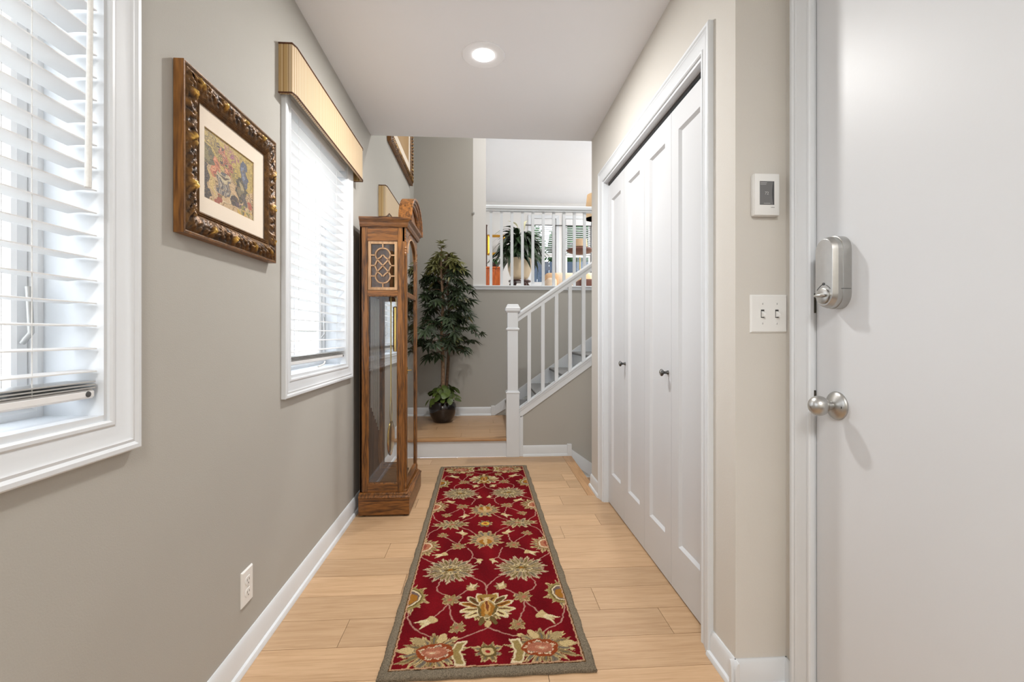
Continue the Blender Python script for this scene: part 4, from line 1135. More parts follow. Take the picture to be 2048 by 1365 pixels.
MB().box(CB + 0.010, -0.545, CY0 + 0.050, CY0 + 0.056, 1.33, ZT - 0.016).build('hood_lining', M['oak_dark'], ck)
# dial, movement, chimes, weights, pendulum
MB().box(-0.66, -0.512, CY0 + 0.06, CY1 - 0.06, 1.320, 1.345).build('seat_board', M['oak_dark'], ck)
MB().box(-0.60, -0.53, CY0 + 0.12, CY1 - 0.12, 1.346, 1.58).build('movement', M['brass_dull'], ck)
dl = MB().prism([(CYM + 0.155 * math.cos(math.pi * i / 24), 1.54 + 0.135 * math.sin(math.pi * i / 24)) for i in range(25)] + [(CYM - 0.155, 1.332), (CYM + 0.155, 1.332)], lambda u, v, t: (t, u, v), -0.506, -0.503).build('dial', M['brass_dull'], ck)
MB().ribbon([(CYM + 0.115 * math.cos(2 * math.pi * i / 40), 1.475 + 0.115 * math.sin(2 * math.pi * i / 40)) for i in range(40)], 0.04, lambda u, v, t: (t, u, v), -0.503, -0.5015, True).build('chapter_ring', M['lining'], dl)
for a, l in ((0.9, 0.07), (-0.6, 0.10)):
    MB().ribbon([(CYM, 1.475), (CYM + l * math.sin(a), 1.475 + l * math.cos(a))], 0.006, lambda u, v, t: (t, u, v), -0.5012, -0.5002).build('hand', M['black'], dl)
for i in range(3):
    yy = CYM - 0.095 + 0.095 * i
    wt = MB().lathe([(0.006, 0.962), (0.0185, 0.964), (0.0185, 1.236), (0.012, 1.242), (0.0, 1.242)], (-0.542, yy, 0), 'z', 24).build('weight', M['brass'], ck, 40)
    MB().tube([(-0.542, yy, 1.24), (-0.542, yy, 1.32)], 0.002, 6).build('cable', M['brass_dull'], wt)
pd = MB().lathe([(0.0, 0.010), (0.05, 0.009), (0.095, 0.006), (0.108, 0.003), (0.110, 0.0), (0.108, -0.003), (0.05, -0.006), (0.0, -0.006)], (-0.592, CYM, 0.405), 'x', 40).build('pendulum', M['brass'], ck, 60)
for s_ in (-1, 1):
    MB().tube([(-0.592, CYM + s_ * 0.010, 0.50), (-0.592, CYM + s_ * 0.030, 0.56), (-0.592, CYM + s_ * 0.026, 0.62), (-0.592, CYM + s_ * 0.008, 0.66), (-0.592, CYM + s_ * 0.008, 1.31)], 0.003, 6).build('pendulum_rod', M['brass_dull'], pd, 60)
for i in range(7):
    MB().tube([(-0.688, CY0 + 0.10 + 0.035 * i, 0.62 - 0.03 * i), (-0.688, CY0 + 0.10 + 0.035 * i, 1.30)], 0.0045, 8).build('chime_rod', M['nickel'], ck, 60)

# ------------------------------------------------------------------ tree in the glazed pot
TX, TY = -0.424, 4.79
tr = thing('potted_tree', 'artificial maple tree in dark glazed pot on the landing', 'potted tree', (TX, TY, Z_LAND))
pp = [(0.0, 0.0), (0.085, 0.0), (0.092, 0.006), (0.118, 0.05), (0.136, 0.10), (0.144, 0.145), (0.138, 0.185), (0.122, 0.210), (0.126, 0.220), (0.118, 0.222), (0.112, 0.205), (0.0, 0.200)]
MB().lathe([(r_, Z_LAND + z) for r_, z in pp], (TX, TY, 0), 'z', 48).build('pot', M['pot'], tr, 50)
bm_ = MB()
for i in range(20):
    a = rnd.uniform(0, 6.28); q_ = rnd.uniform(0, 0.09)
    bm_.lathe([(0.0, 0.0), (0.02, 0.004), (0.022, 0.014), (0.0, 0.024)], (TX + q_ * math.cos(a), TY + q_ * math.sin(a), Z_LAND + 0.195), 'z', 7)
o = bm_.build('moss', M['soil'], tr, 60); o['kind'] = 'stuff'
stems = [[(TX + 0.002, TY, Z_LAND + 0.20), (TX + 0.004, TY, 0.75), (TX - 0.010, TY + 0.01, 1.1), (TX + 0.006, TY, 1.42), (TX - 0.02, TY, 1.75), (TX - 0.01, TY, 1.98)],
         [(TX + 0.030, TY + 0.01, Z_LAND + 0.20), (TX + 0.046, TY + 0.02, 0.62), (TX + 0.070, TY + 0.02, 1.0), (TX + 0.062, TY + 0.02, 1.35), (TX + 0.05, TY, 1.62), (TX + 0.03, TY, 1.86)]]
def lerp_path(p, z):
    for a, b in zip(p, p[1:]):
        if a[2] <= z <= b[2]:
            t = (z - a[2]) / (b[2] - a[2]); return Vector(a).lerp(Vector(b), t)
    return Vector(p[-1])
MB().tube(stems[0], [0.022, 0.019, 0.017, 0.015, 0.011, 0.005], 10).build('trunk', M['bark'], tr, 60)
MB().tube(stems[1], [0.018, 0.016, 0.014, 0.012, 0.009, 0.004], 10).build('trunk', M['bark_dk'], tr, 60)
# palmate leaf
def palmate(nl, L):
    mb = MB()
    for i in range(nl):
        t = (i - (nl - 1) / 2) / ((nl - 1) / 2); a = t * 1.55; l = L * (1 - 0.38 * abs(t))
        d = Vector((math.cos(a), math.sin(a), 0)); s_ = Vector((-d.y, d.x, 0)); w_ = l * 0.105
        P0 = Vector((0, 0, 0)); dr_ = -0.22 * l
        pts = [P0, d * l * 0.32 + s_ * w_ + Vector((0, 0, 0.004)), d * l * 0.62 + s_ * w_ * 0.9 + Vector((0, 0, dr_ * 0.3)), d * l + Vector((0, 0, dr_)), d * l * 0.62 - s_ * w_ * 0.9 + Vector((0, 0, dr_ * 0.3)), d * l * 0.32 - s_ * w_ + Vector((0, 0, 0.004)), d * l * 0.45 + Vector((0, 0, -0.004 + dr_ * 0.12))]
        mb.add(pts, [(0, 1, 6), (1, 2, 6), (2, 3, 6), (3, 4, 6), (4, 5, 6), (5, 0, 6)])
    return mb
protos = []
for i, (nl, L) in enumerate(((7, 0.140), (6, 0.128), (5, 0.118))):
    for mt in ('leaf', 'leaf_new'):
        o = palmate(nl, L).build('leaf', M[mt], None, fix=False); C.objects.unlink(o); protos.append(o)
def put_leaf(p, az, pitch, roll, sc_, young):
    src = protos[rnd.randrange(3) * 2 + (1 if young else 0)]
    o = src.copy(); o.name = 'leaf'; C.objects.link(o); o.parent = tr
    o.location = Vector(p) - wpos(tr); o.rotation_euler = (roll, pitch, az); o.scale = (sc_,) * 3
spots = []
NB = 62
for k in range(NB):
    t = ((k * 0.754878 + 0.1) % 1.0)
    z = 0.96 + 0.96 * t
    stp = lerp_path(stems[k % 2], min(z - 0.06, 1.84))
    az = k * 2.39996 + rnd.uniform(-0.4, 0.4)
    reach = (0.50 if t < 0.55 else 0.50 - 0.82 * (t - 0.55)) * rnd.uniform(0.5, 1.0)
    reach *= 0.80 + 0.20 * math.sin(math.pi * min(1, t * 1.6 + 0.15))
    dirv = Vector((math.cos(az), math.sin(az) * 0.85, 0))
    if stp.y + dirv.y * reach > Y_BACK - 0.10: reach = min(reach, max(0.10, (Y_BACK - 0.11 - stp.y) / max(0.05, dirv.y)))
    if stp.x + dirv.x * reach < XL + 0.12: reach = min(reach, max(0.10, (XL + 0.13 - stp.x) / min(-0.05, dirv.x)))
    rise = rnd.uniform(0.0, 0.12) if t > 0.5 else rnd.uniform(-0.08, 0.12)
    pts = [stp, stp + dirv * reach * 0.4 + Vector((0, 0, rise * 0.9 + 0.03)), stp + dirv * reach * 0.75 + Vector((0, 0, rise * 1.1 + 0.02)), stp + dirv * reach + Vector((0, 0, rise * 0.7 - 0.03))]
    MB().tube(pts, [0.005, 0.004, 0.003, 0.0015], 6).build('branch', M['bark_dk'], tr, 60)
    nl = 8 if t < 0.70 else 6
    for j in range(nl):
        s_ = 0.25 + 0.75 * (j + 0.7) / nl
        i0 = min(2, int(s_ * 3)); p = Vector(pts[i0]).lerp(Vector(pts[i0 + 1]), s_ * 3 - i0) if s_ < 1 else Vector(pts[3])
        a2 = az + ((-1) ** j * rnd.uniform(0.4, 1.4) if j < nl - 1 else 0)
        p += Vector((math.cos(a2), math.sin(a2), 0)) * 0.02 + Vector((0, 0, rnd.uniform(-0.035, 0.03)))
        if p.y > Y_BACK - 0.16 and math.sin(a2) > 0: a2 = -a2
        if p.x < XL + 0.17 and math.cos(a2) < 0: a2 = math.pi - a2
        p.y = min(p.y, Y_BACK - 0.09); p.x = max(p.x, XL + 0.10)
        spots.append((p, a2, rnd.uniform(0.0, 0.8), rnd.uniform(-0.6, 0.6), rnd.uniform(0.7, 1.1), t > 0.80 or rnd.random() < 0.06))
spots.sort(key=lambda q: q[0].y)            # the nearest are leaves of their own
for q in spots[:290]:
    put_leaf(*q)
mb = MB(); pm = palmate(6, 0.128)
for p, a2, pi_, ro, sc_, yg in spots[290:]:
    R4 = Matrix.Translation(p) @ Matrix.Rotation(a2, 4, 'Z') @ Matrix.Rotation(pi_, 4, 'Y') @ Matrix.Rotation(ro, 4, 'X') @ Matrix.Scale(sc_, 4)
    mb.add([tuple(R4 @ Vector(v)) for v in pm.v], pm.f)
o = mb.build('rear_foliage', M['leaf'], tr, fix=False); o['kind'] = 'stuff'
for j in range(9):
    a2 = j * 2.4; z = 1.86 + 0.022 * j; p = lerp_path(stems[0], min(z, 1.97)); p.z = z
    put_leaf(p, a2, rnd.uniform(-0.9, -0.2), 0, rnd.uniform(0.45, 0.7), True)
# heart leaves round the foot
def heart(L):
    mb = MB(); n = 10; out = []
    for i in range(2 * n):
        a = math.pi * i / n; r_ = L * 0.5 * (1 - 0.35 * math.cos(a)) if False else L * 0.5
        x_ = L * 0.52 * (1 - math.cos(a)); y_ = L * 0.42 * math.sin(a) * (1.25 - 0.62 * (x_ / L))
        out.append(Vector((x_ * (0.94 if i else 1) + (0.05 * L if i == 0 else 0), y_, -0.30 * (x_ ** 2) / L - 0.12 * abs(y_))))
    c = Vector((L * 0.42, 0, -0.03 * L))
    mb.add(out + [c], [(i, (i + 1) % (2 * n), 2 * n) for i in range(2 * n)])
    return mb
hp = heart(0.085).build('heart_leaf', M['heart'], None, 60, fix=False); C.objects.unlink(hp)
for k in range(40):
    az = k * 2.39996; t = (k + 0.5) / 40
    rr = 0.03 + 0.115 * math.sqrt(t) * rnd.uniform(0.75, 1.1); z = Z_LAND + 0.235 + 0.13 * (1 - t) + rnd.uniform(-0.01, 0.05)
    if k in (3, 6): rr = 0.07; z = 0.545
    p = Vector((TX + 0.01 + rr * math.cos(az), TY + rr * math.sin(az), z))
    MB().tube([(TX + 0.01 + 0.03 * math.cos(az), TY + 0.03 * math.sin(az), Z_LAND + 0.19), (TX + 0.01 + rr * 0.7 * math.cos(az), TY + rr * 0.7 * math.sin(az), z + 0.012), p], 0.0018, 5).build('leaf_stalk', M['heart'], tr, 60)
    o = hp.copy(); o.name = 'heart_leaf'; C.objects.link(o); o.parent = tr; o.location = p - wpos(tr)
    o.rotation_euler = (rnd.uniform(-0.5, 0.5), rnd.uniform(0.1, 1.0), az + rnd.uniform(-0.6, 0.6)); q_ = rnd.uniform(0.7, 1.15); o.scale = (q_, q_, q_)
bpy.data.objects.remove(hp)
for o in protos: bpy.data.objects.remove(o)

# ------------------------------------------------------------------ runner rug
RUX, RUY, RW, RL, RZ = 0.016, 1.425, 0.345, 2.258, 0.013
rg_ = thing('runner_rug', 'red floral wool runner rug with grey border on the oak floor', 'rug', (RUX, RUY, 0.0005))
def rug_colours(u, v):
    rs = np.random.RandomState(3)
    wu = 0.0022 * np.sin(70 * v + 3 * u) + 0.0014 * np.sin(190 * v + 60 * u); wv = 0.0022 * np.sin(66 * u + 11 * v) + 0.0014 * np.sin(170 * u - 40 * v)
    a = np.abs(u + wu); vv = v + wv; vv = np.minimum(vv, RL - vv)
    n = u.size
    low = np.sin(9 * v + 4 * np.sin(13 * u)) * 0.5 + np.sin(23 * u + 17 * v) * 0.5
    img = np.array((112, 17, 25.0))[None] + low[:, None] * np.array((12, 3, 3.0))[None]
    h = np.zeros(n)
    CR, BE, OL, RO, GO, SL_, BR, WH = (196, 172, 124), (168, 146, 104), (104, 86, 50), (176, 114, 84), (158, 106, 42), (104, 96, 88), (92, 50, 30), (216, 198, 162)
    def put(m, c):
        img[m] = c; h[m] = 0.0012
    def loc(cx, cy, rx, ry, rot=0.0):
        x = (a - cx); y = (vv - cy); c, s = math.cos(rot), math.sin(rot)
        return (x * c + y * s) / rx, (-x * s + y * c) / ry
    def petals(cx, cy, rx, ry, N, cols, rib=OL, depth=0.34, sharp=1.0, rot=0.0, core=0.0):
        x, y = loc(cx, cy, rx, ry, rot); r = np.hypot(x, y); m0 = r < 1.02
        th = np.arctan2(y, x); ph = th * N / (2 * math.pi); k = np.floor(ph); tri = np.abs(2 * (ph - k) - 1)
        jag = 0.05 * np.sin(th * N * 2.7 + 40 * cx) + 0.04 * np.sin(th * N * 4.3 + 9)
        edge = 1 - depth * tri ** sharp - 0.13 * (np.mod(k, 2) == 1) + jag
        ins = m0 & (r < edge) & (r >= core)
        q = r / np.maximum(edge, 0.05)
        tone = np.mod(k * 7, 3)
        for i, c in enumerate(cols):
            put(ins & (np.mod(k, len(cols)) == i), c)
        mid = ins & (q < 0.86) & (tri < 0.62) & (r > 0.36)
        put(mid & (tone == 0), (154, 132, 94)); put(mid & (tone == 1), (130, 108, 66)); put(mid & (tone == 2), (124, 110, 92))
        put(ins & (tri < 0.20) & (r > 0.42) & (q < 0.72), rib)
        put(ins & (tri > 0.86) & (r > 0.3) & (q < 0.9), BR)
        return x, y, r
    def ell(cx, cy, rx, ry, c, rot=0.0):
        x, y = loc(cx, cy, rx, ry, rot); put(x * x + y * y < 1, c)
    def vine(pts):
        # smooth the polyline, then mark everything close to it
        P = np.array(pts, float)
        for _ in range(3):
            Q = [P[0]]
            for i in range(len(P) - 1):
                Q += [P[i] * .75 + P[i + 1] * .25, P[i] * .25 + P[i + 1] * .75]
            P = np.array(Q + [P[-1]])
        lo, hi = P.min(0) - 0.01, P.max(0) + 0.01
        sel = np.where((a > lo[0]) & (a < hi[0]) & (vv > lo[1]) & (vv < hi[1]))[0]
        if not len(sel): return
        d = np.full(len(sel), 9.0); X, Y = a[sel], vv[sel]
        for i in range(len(P) - 1):
            p, q = P[i], P[i + 1]; e = q - p; L2 = (e ** 2).sum() + 1e-12
            t = np.clip(((X - p[0]) * e[0] + (Y - p[1]) * e[1]) / L2, 0, 1)
            d = np.minimum(d, np.hypot(X - p[0] - t * e[0], Y - p[1] - t * e[1]))
        img[sel[d < 0.0026]] = (178, 134, 118)
    for p in ([(0, .225), (.06, .185), (.12, .168), (.16, .16)], [(.20, .19), (.27, .235), (.295, .30), (.300, .37)], [(.150, .385), (.175, .335), (.205, .285)], [(.150, .385), (.138, .31), (.115, .25)],
              [(.15, .43), (.205, .465), (.205, .53), (.19, .56)], [(0, .42), (0, .50), (.03, .545), (.075, .585)], [(.12, .43), (.085, .46), (.062, .49)], [(.09, .71), (.060, .735), (.066, .79), (.085, .84)],
              [(.062, .738), (.045, .735), (.034, .71)], [(.24, .70), (.28, .74), (.312, .78)], [(.155, .85), (.19, .815), (.218, .785)], [(.14, .89), (.118, .95), (.122, 1.01)], [(.14, .89), (.185, .945), (.228, .99)],
              [(.055, 1.01), (.085, 1.05), (.125, 1.08)], [(.25, 1.09), (.295, 1.03), (.305, .95)]):
        vine(p)
    # star between the corner flowers
    petals(0, .100, .056, .055, 8, (CR, BE), rib=SL_); ell(0, .10, .030, .028, OL); ell(0, .10, .021, .019, CR); ell(0, .10, .009, .008, (150, 40, 36))
    # corner flowers
    petals(.186, .108, .132, .100, 18, (CR, BE, (196, 176, 124)), rib=SL_, depth=.30)
    for th_, c in ((0.2, CR), (0.9, BE), (1.9, CR)): ell(.186 + .085 * math.cos(th_), .108 + .07 * math.sin(th_), .026, .016, c, th_)
    x, y = loc(.102, .098, .030, .052); ch = np.abs(x + 0.55 * np.abs(y) - 0.2); put((ch < 0.62) & (np.abs(y) < 1.15), WH); put((ch < 0.40) & (np.abs(y) < 0.95), (152, 130, 80))
    ell(.176, .106, .062, .044, (142, 66, 36)); petals(.176, .106, .056, .038, 9, ((216, 190, 160), (216, 190, 160)), rib=RO, depth=.22); ell(.176, .106, .043, .026, (168, 104, 80)); ell(.182, .106, .024, .010, (190, 134, 106)); ell(.182, .106, .010, .003, WH)
    # centre palmette
    petals(0, .345, .108, .100, 11, (CR, (190, 170, 120)), rib=OL, depth=.40, rot=math.pi / 2, core=.2)
    for th_, l_, c in ((128, .052, (214, 196, 140)), (100, .060, (190, 172, 118)), (72, .064, GO), (46, .062, OL), (22, .058, (176, 140, 70))):
        ph_ = math.radians(90 - th_); cx_, cy_ = .058 * math.cos(ph_), .345 + .058 * math.sin(ph_)
        ell(cx_, cy_, l_ * .86, .0175, WH, ph_); ell(cx_ - .004 * math.cos(ph_), cy_ - .004 * math.sin(ph_), l_ * .74, .0125, c, ph_); ell(cx_, cy_, l_ * .5, .004, BR, ph_)
    ell(0, .420, .040, .013, (150, 116, 60)); ell(0, .335, .040, .058, WH); ell(0, .335, .035, .053, (156, 134, 90)); ell(.014, .330, .013, .042, GO); ell(0, .345, .012, .046, (196, 150, 84)); ell(0, .352, .006, .034, (120, 66, 40)); ell(.030, .325, .006, .036, OL, -.2); ell(0, .398, .009, .012, (216, 190, 150))
    ell(0, .245, .012, .020, CR); ell(.022, .262, .010, .026, OL, .3)
    # half palmettes on the long edges
    petals(.312, .425, .092, .112, 12, (CR, (186, 168, 122)), rib=OL, depth=.42, sharp=.8); ell(.312, .425, .062, .076, (150, 132, 80)); ell(.312, .425, .053, .064, OL); ell(.312, .425, .047, .057, WH); ell(.312, .425, .040, .050, (110, 92, 88)); ell(.312, .418, .036, .036, GO)
    # ribbed sunflowers
    petals(.160, .636, .122, .112, 23, ((196, 178, 146), (182, 164, 132)), rib=(100, 92, 62), depth=.26, sharp=1.3, core=0); petals(.160, .636, .062, .046, 10, (CR, (216, 200, 150)), rib=SL_, depth=.35); ell(.160, .636, .026, .012, OL); ell(.160, .636, .012, .006, GO)
    # fan flower and its neighbours
    petals(0, .935, .100, .108, 15, (CR, (186, 160, 120)), rib=SL_, depth=.32, rot=.2); ell(0, .925, .045, .045, (190, 150, 106)); ell(0, .905, .034, .030, GO); ell(0, .915, .010, .045, (196, 168, 120)); ell(0, .985, .010, .03, BE)
    petals(.312, .862, .098, .100, 17, (CR, (190, 170, 124)), rib=OL, depth=.30); ell(.312, .866, .056, .056, (160, 120, 84)); ell(.312, .866, .048, .048, WH); ell(.312, .866, .040, .040, RO); ell(.312, .866, .02, .03, (150, 76, 60))
    # row across the middle
    petals(.190, 1.150, .112, .092, 17, ((200, 182, 140), (184, 164, 124)), rib=OL, depth=.32, rot=.1); ell(.180, 1.15, .050, .026, (150, 72, 50)); ell(.180, 1.15, .042, .018, (196, 170, 120)); ell(.18, 1.15, .02, .008, OL)
    petals(0, 1.13, .050, .048, 8, ((120, 110, 92), CR), rib=OL); ell(0, 1.13, .024, .024, (214, 170, 70)); ell(0, 1.13, .012, .012, (170, 84, 40))
    # buds and tulips
    for cx, cy, r_, rot in ((.143, .408, .046, .5), (.136, .864, .044, .3), (.060, .494, .030, .8), (.108, .232, .038, -1.2), (.222, .996, .034, 1.0)):
        petals(cx, cy, r_, r_ * .92, 7, (CR, (168, 150, 96)), rib=(150, 110, 80), depth=.38, rot=rot); ell(cx, cy, r_ * .45, r_ * .35, (150, 124, 84), rot); ell(cx + .004, cy, r_ * .2, r_ * .2, (176, 104, 84))
    for cx, cy, r_, rot in ((.226, .270, .044, -.6), (.219, .778, .036, -.5), (.122, 1.018, .034, .9), (.034, .704, .026, -1.2), (.060, .497, .030, 1.8)):
        x, y = loc(cx, cy, r_, r_, rot); put((np.abs(y) < .30 * (1 - x) * (x > -1)) & (x < .6) & (np.hypot(x, y) < 1), CR)
        put((np.abs(np.abs(y) - .45 * (x + .3)) < .20 * (1.1 - x)) & (x > -.3) & (np.hypot(x, y) < 1.05), (214, 198, 156))
    # edge lines
    e = np.minimum(RW - 0.030 - np.abs(u), np.minimum(v, RL - v) - 0.030)
    jit = 0.0012 * np.sin(160 * v + 90 * u)
    img[e < 0.0085 + jit] = (190, 150, 118); img[e < 0.0030 + jit] = (92, 66, 40)
    img *= (1 + rs.uniform(-0.10, 0.10, n))[:, None]
    c = np.clip(img, 8, 245) / 255
    c = np.where(c <= 0.04045, c / 12.92, ((c + 0.055) / 1.055) ** 2.4)
    return np.concatenate([c, np.ones((n, 1))], 1), h
gu, gv = 254, 880
U, V = np.meshgrid(np.linspace(-RW + 0.029, RW - 0.029, gu), np.linspace(0.029, RL - 0.029, gv))
u_, v_ = U.ravel(), V.ravel()
col, hh = rug_colours(u_, v_)
rs = np.random.RandomState(11)
zz = RZ + hh + rs.uniform(-0.0009, 0.0009, u_.size) + 0.0008 * np.sin(6 * v_) * np.sin(9 * u_)
me = bpy.data.meshes.new('pile')
idx = np.arange(gu * gv).reshape(gv, gu)
quads = np.stack([idx[:-1, :-1], idx[:-1, 1:], idx[1:, 1:], idx[1:, :-1]], -1).reshape(-1, 4)
me.vertices.add(gu * gv); me.vertices.foreach_set('co', np.stack([u_, v_, zz], 1).astype(np.float32).ravel())
me.loops.add(quads.size); me.loops.foreach_set('vertex_index', quads.ravel().astype(np.int32))
me.polygons.add(len(quads)); me.polygons.foreach_set('loop_start', np.arange(0, quads.size, 4, dtype=np.int32)); me.polygons.foreach_set('loop_total', np.full(len(quads), 4, dtype=np.int32))
me.update(calc_edges=True); me.validate()
at = me.color_attributes.new('paint', 'FLOAT_COLOR', 'POINT'); at.data.foreach_set('color', col.astype(np.float32).ravel())
me.shade_smooth(); me.materials.append(M['rug'])
o = bpy.data.objects.new('pile', me); C.objects.link(o); o.parent = rg_
# border: rounded binding with a little pile roughness
mb = MB(); ring = []
bp = [(0.031, RZ), (0.020, RZ + 0.002), (0.010, RZ + 0.0015), (0.003, RZ - 0.002), (0.0, RZ * 0.55), (0.002, 0.0002)]
def rect_loop(d, step=0.006):
    x0, x1, y0, y1 = RUX - RW + d, RUX + RW - d, RUY + d, RUY + RL - d
    n1, n2 = 110, 360
    P_ = [(x0 + (x1 - x0) * i / n1, y0) for i in range(n1)] + [(x1, y0 + (y1 - y0) * i / n2) for i in range(n2)] + [(x1 - (x1 - x0) * i / n1, y1) for i in range(n1)] + [(x0, y1 - (y1 - y0) * i / n2) for i in range(n2)]
    return P_
nb_ = None
for d, z in bp:
    P_ = rect_loop(d); nb_ = len(P_)
    for (x, y) in P_:
        j = 0.0011; q_ = 0 if z < 0.001 else 1
        wob = 0.0016 * math.sin(38 * y) + 0.0014 * math.sin(51 * x) if d < 0.02 else 0
        mb.v.append((x + q_ * rnd.uniform(-j, j) + wob, y + q_ * rnd.uniform(-j, j) + wob, z + q_ * rnd.uniform(-j, j)))
for i in range(len(bp) - 1):
    for k in range(nb_):
        mb.f.append((i * nb_ + k, i * nb_ + (k + 1) % nb_, (i + 1) * nb_ + (k + 1) % nb_, (i + 1) * nb_ + k))
mb.build('border', M['rug_edge'], rg_, 180)
rg_.rotation_euler = (0, 0, math.radians(0.35))

# ------------------------------------------------------------------ upper room contents
# plant stand with peace lily
PX_, PY_ = 0.478, 6.05
s = thing('plant_stand', 'dark carved wooden plant stand behind the upper railing', 'plant stand', (PX_, PY_, Z_UP))
MB().lathe([(0.0, 0.190), (0.145, 0.190), (0.150, 0.200), (0.145, 0.212), (0.0, 0.212)], (PX_, PY_, Z_UP), 'z', 32).build('top', M['dkwood'], s, 40)
for k in range(4):
    a = 0.5 + k * math.pi / 2; ca, sa = math.cos(a), math.sin(a)
    MB().tube([(PX_ + r_ * ca, PY_ + r_ * sa, Z_UP + z) for r_, z in ((0.10, 0.195), (0.135, 0.15), (0.125, 0.08), (0.105, 0.04), (0.135, 0.012))], [0.02, 0.024, 0.016, 0.013, 0.018], 10).build('leg', M['dkwood'], s, 60)
s = thing('peace_lily', 'dark leafy peace lily in a cream ceramic pot upstairs', 'potted plant', (PX_, PY_, Z_UP + 0.212))
zb = Z_UP + 0.213
MB().lathe([(0.0, 0.0), (0.085, 0.0), (0.125, 0.05), (0.155, 0.13), (0.163, 0.20), (0.158, 0.27), (0.165, 0.285), (0.155, 0.288), (0.145, 0.26), (0.0, 0.25)], (PX_, PY_, zb), 'z', 36).build('pot', M['potcream'], s, 50)
MB().lathe([(0.0, 0.26), (0.144, 0.255)], (PX_, PY_, zb), 'z', 24).build('soil', M['soil'], s, 60)
def blade(L, W):
    mb = MB(); n = 7
    for i in range(n + 1):
        t = i / n; w_ = W * math.sin(math.pi * (0.05 + 0.95 * t) ** 0.8) * (1 if t < 1 else 0); z = 0.30 * L * math.sin(math.pi * t * 0.5) - 0.75 * L * t * t
        x_ = L * t * (1 - 0.18 * t)
        mb.v += [(x_, -w_, z + 0.15 * w_), (x_, 0, z - 0.1 * w_), (x_, w_, z + 0.15 * w_)]
    for i in range(n):
        k = 3 * i; mb.f += [(k, k + 1, k + 4, k + 3), (k + 1, k + 2, k + 5, k + 4)]
    return mb
bp_ = blade(0.36, 0.040).build('leaf', M['lily'], None, 60, fix=False); C.objects.unlink(bp_)
for k in range(170):
    az = k * 2.39996; t = k / 169
    h_ = zb + 0.27 + 0.36 * (1 - t) ** 0.8 * rnd.uniform(0.7, 1.05); rr = 0.03 + 0.10 * t * rnd.uniform(0.6, 1.2)
    p = Vector((PX_ + rr * math.cos(az), PY_ + rr * math.sin(az), h_))
    o = bp_.copy(); o.name = 'leaf'; C.objects.link(o); o.parent = s; o.location = p - wpos(s)
    o.rotation_euler = (rnd.uniform(-0.4, 0.4), rnd.uniform(-0.7, 0.25) * (1 - t) + rnd.uniform(-0.1, 0.35) * t, az + rnd.uniform(-0.3, 0.3)); q_ = rnd.uniform(0.6, 1.05); o.scale = (q_, q_, q_)
    if k % 4 == 0:
        MB().tube([(PX_ + 0.05 * math.cos(az), PY_ + 0.05 * math.sin(az), zb + 0.25), p], 0.004, 6).build('leaf_stalk', M['lily'], s, 60)
bpy.data.objects.remove(bp_)
sp = blade(0.20, 0.032)
for dx, tilt in ((-0.03, -1.25), (0.055, -1.5)):
    o = sp.build('spathe', M['spathe'], None, 60, fix=False); o.parent = s; o.location = Vector((PX_ + dx, PY_, zb + 0.66)) - wpos(s); o.rotation_euler = (0.6, tilt, 2.6 if dx < 0 else 0.3)
    MB().tube([(PX_, PY_, zb + 0.25), (PX_ + dx * 0.8, PY_, zb + 0.61)], 0.003, 6).build('flower_stalk', M['lily'], s, 60)

# sofa
SX0, SX1, SY = 1.20, 3.1, 9.05
s = thing('sofa', 'beige upholstered sofa below the upper room windows', 'sofa', ((SX0 + SX1) / 2, SY, Z_UP))
MB().box(SX0, SX1, SY - 0.40, SY + 0.45, Z_UP + 0.0, Z_UP + 0.28, 0.03, 2).build('base', M['sofa'], s, 50)
MB().box(SX0 + 0.02, SX1 - 0.02, SY + 0.22, SY + 0.45, Z_UP + 0.28, Z_UP + 0.70, 0.05, 3).build('back', M['sofa'], s, 50)
for a in (SX0, SX1 - 0.2):
    MB().box(a, a + 0.2, SY - 0.42, SY + 0.42, Z_UP + 0.28, Z_UP + 0.58, 0.06, 3).build('arm', M['sofa'], s, 50)
for k in range(3):
    w_ = (SX1 - SX0 - 0.42) / 3; a = SX0 + 0.21 + w_ * k
    MB().box(a, a + w_ - 0.006, SY - 0.42, SY + 0.20, Z_UP + 0.28, Z_UP + 0.44, 0.03, 2).build('seat_cushion', M['sofa'], s, 50)
    MB().box(a, a + w_ - 0.006, SY + 0.04, SY + 0.24, Z_UP + 0.44, Z_UP + 0.74, 0.05, 3).build('back_cushion', M['sofa'], s, 50)
for x0, lb in ((1.34, 'tan throw pillow at the left end of the upstairs sofa'), (1.98, 'tan throw pillow in the middle of the upstairs sofa')):
    bm2 = bmesh.new(); bmesh.ops.create_uvsphere(bm2, u_segments=20, v_segments=12, radius=1)
    for p in bm2.verts:
        f = lambda c: math.copysign(abs(c) ** 0.55, c)
        p.co = Vector((x0 + 0.14 * f(p.co.x), SY - 0.10 + 0.06 * p.co.y, Z_UP + 0.575 + 0.135 * f(p.co.z)))
    tag(MB().bm(bm2).build('throw_pillow', M['cushion'], None, 180), lb, 'pillow', 'pillows on the upstairs sofa')
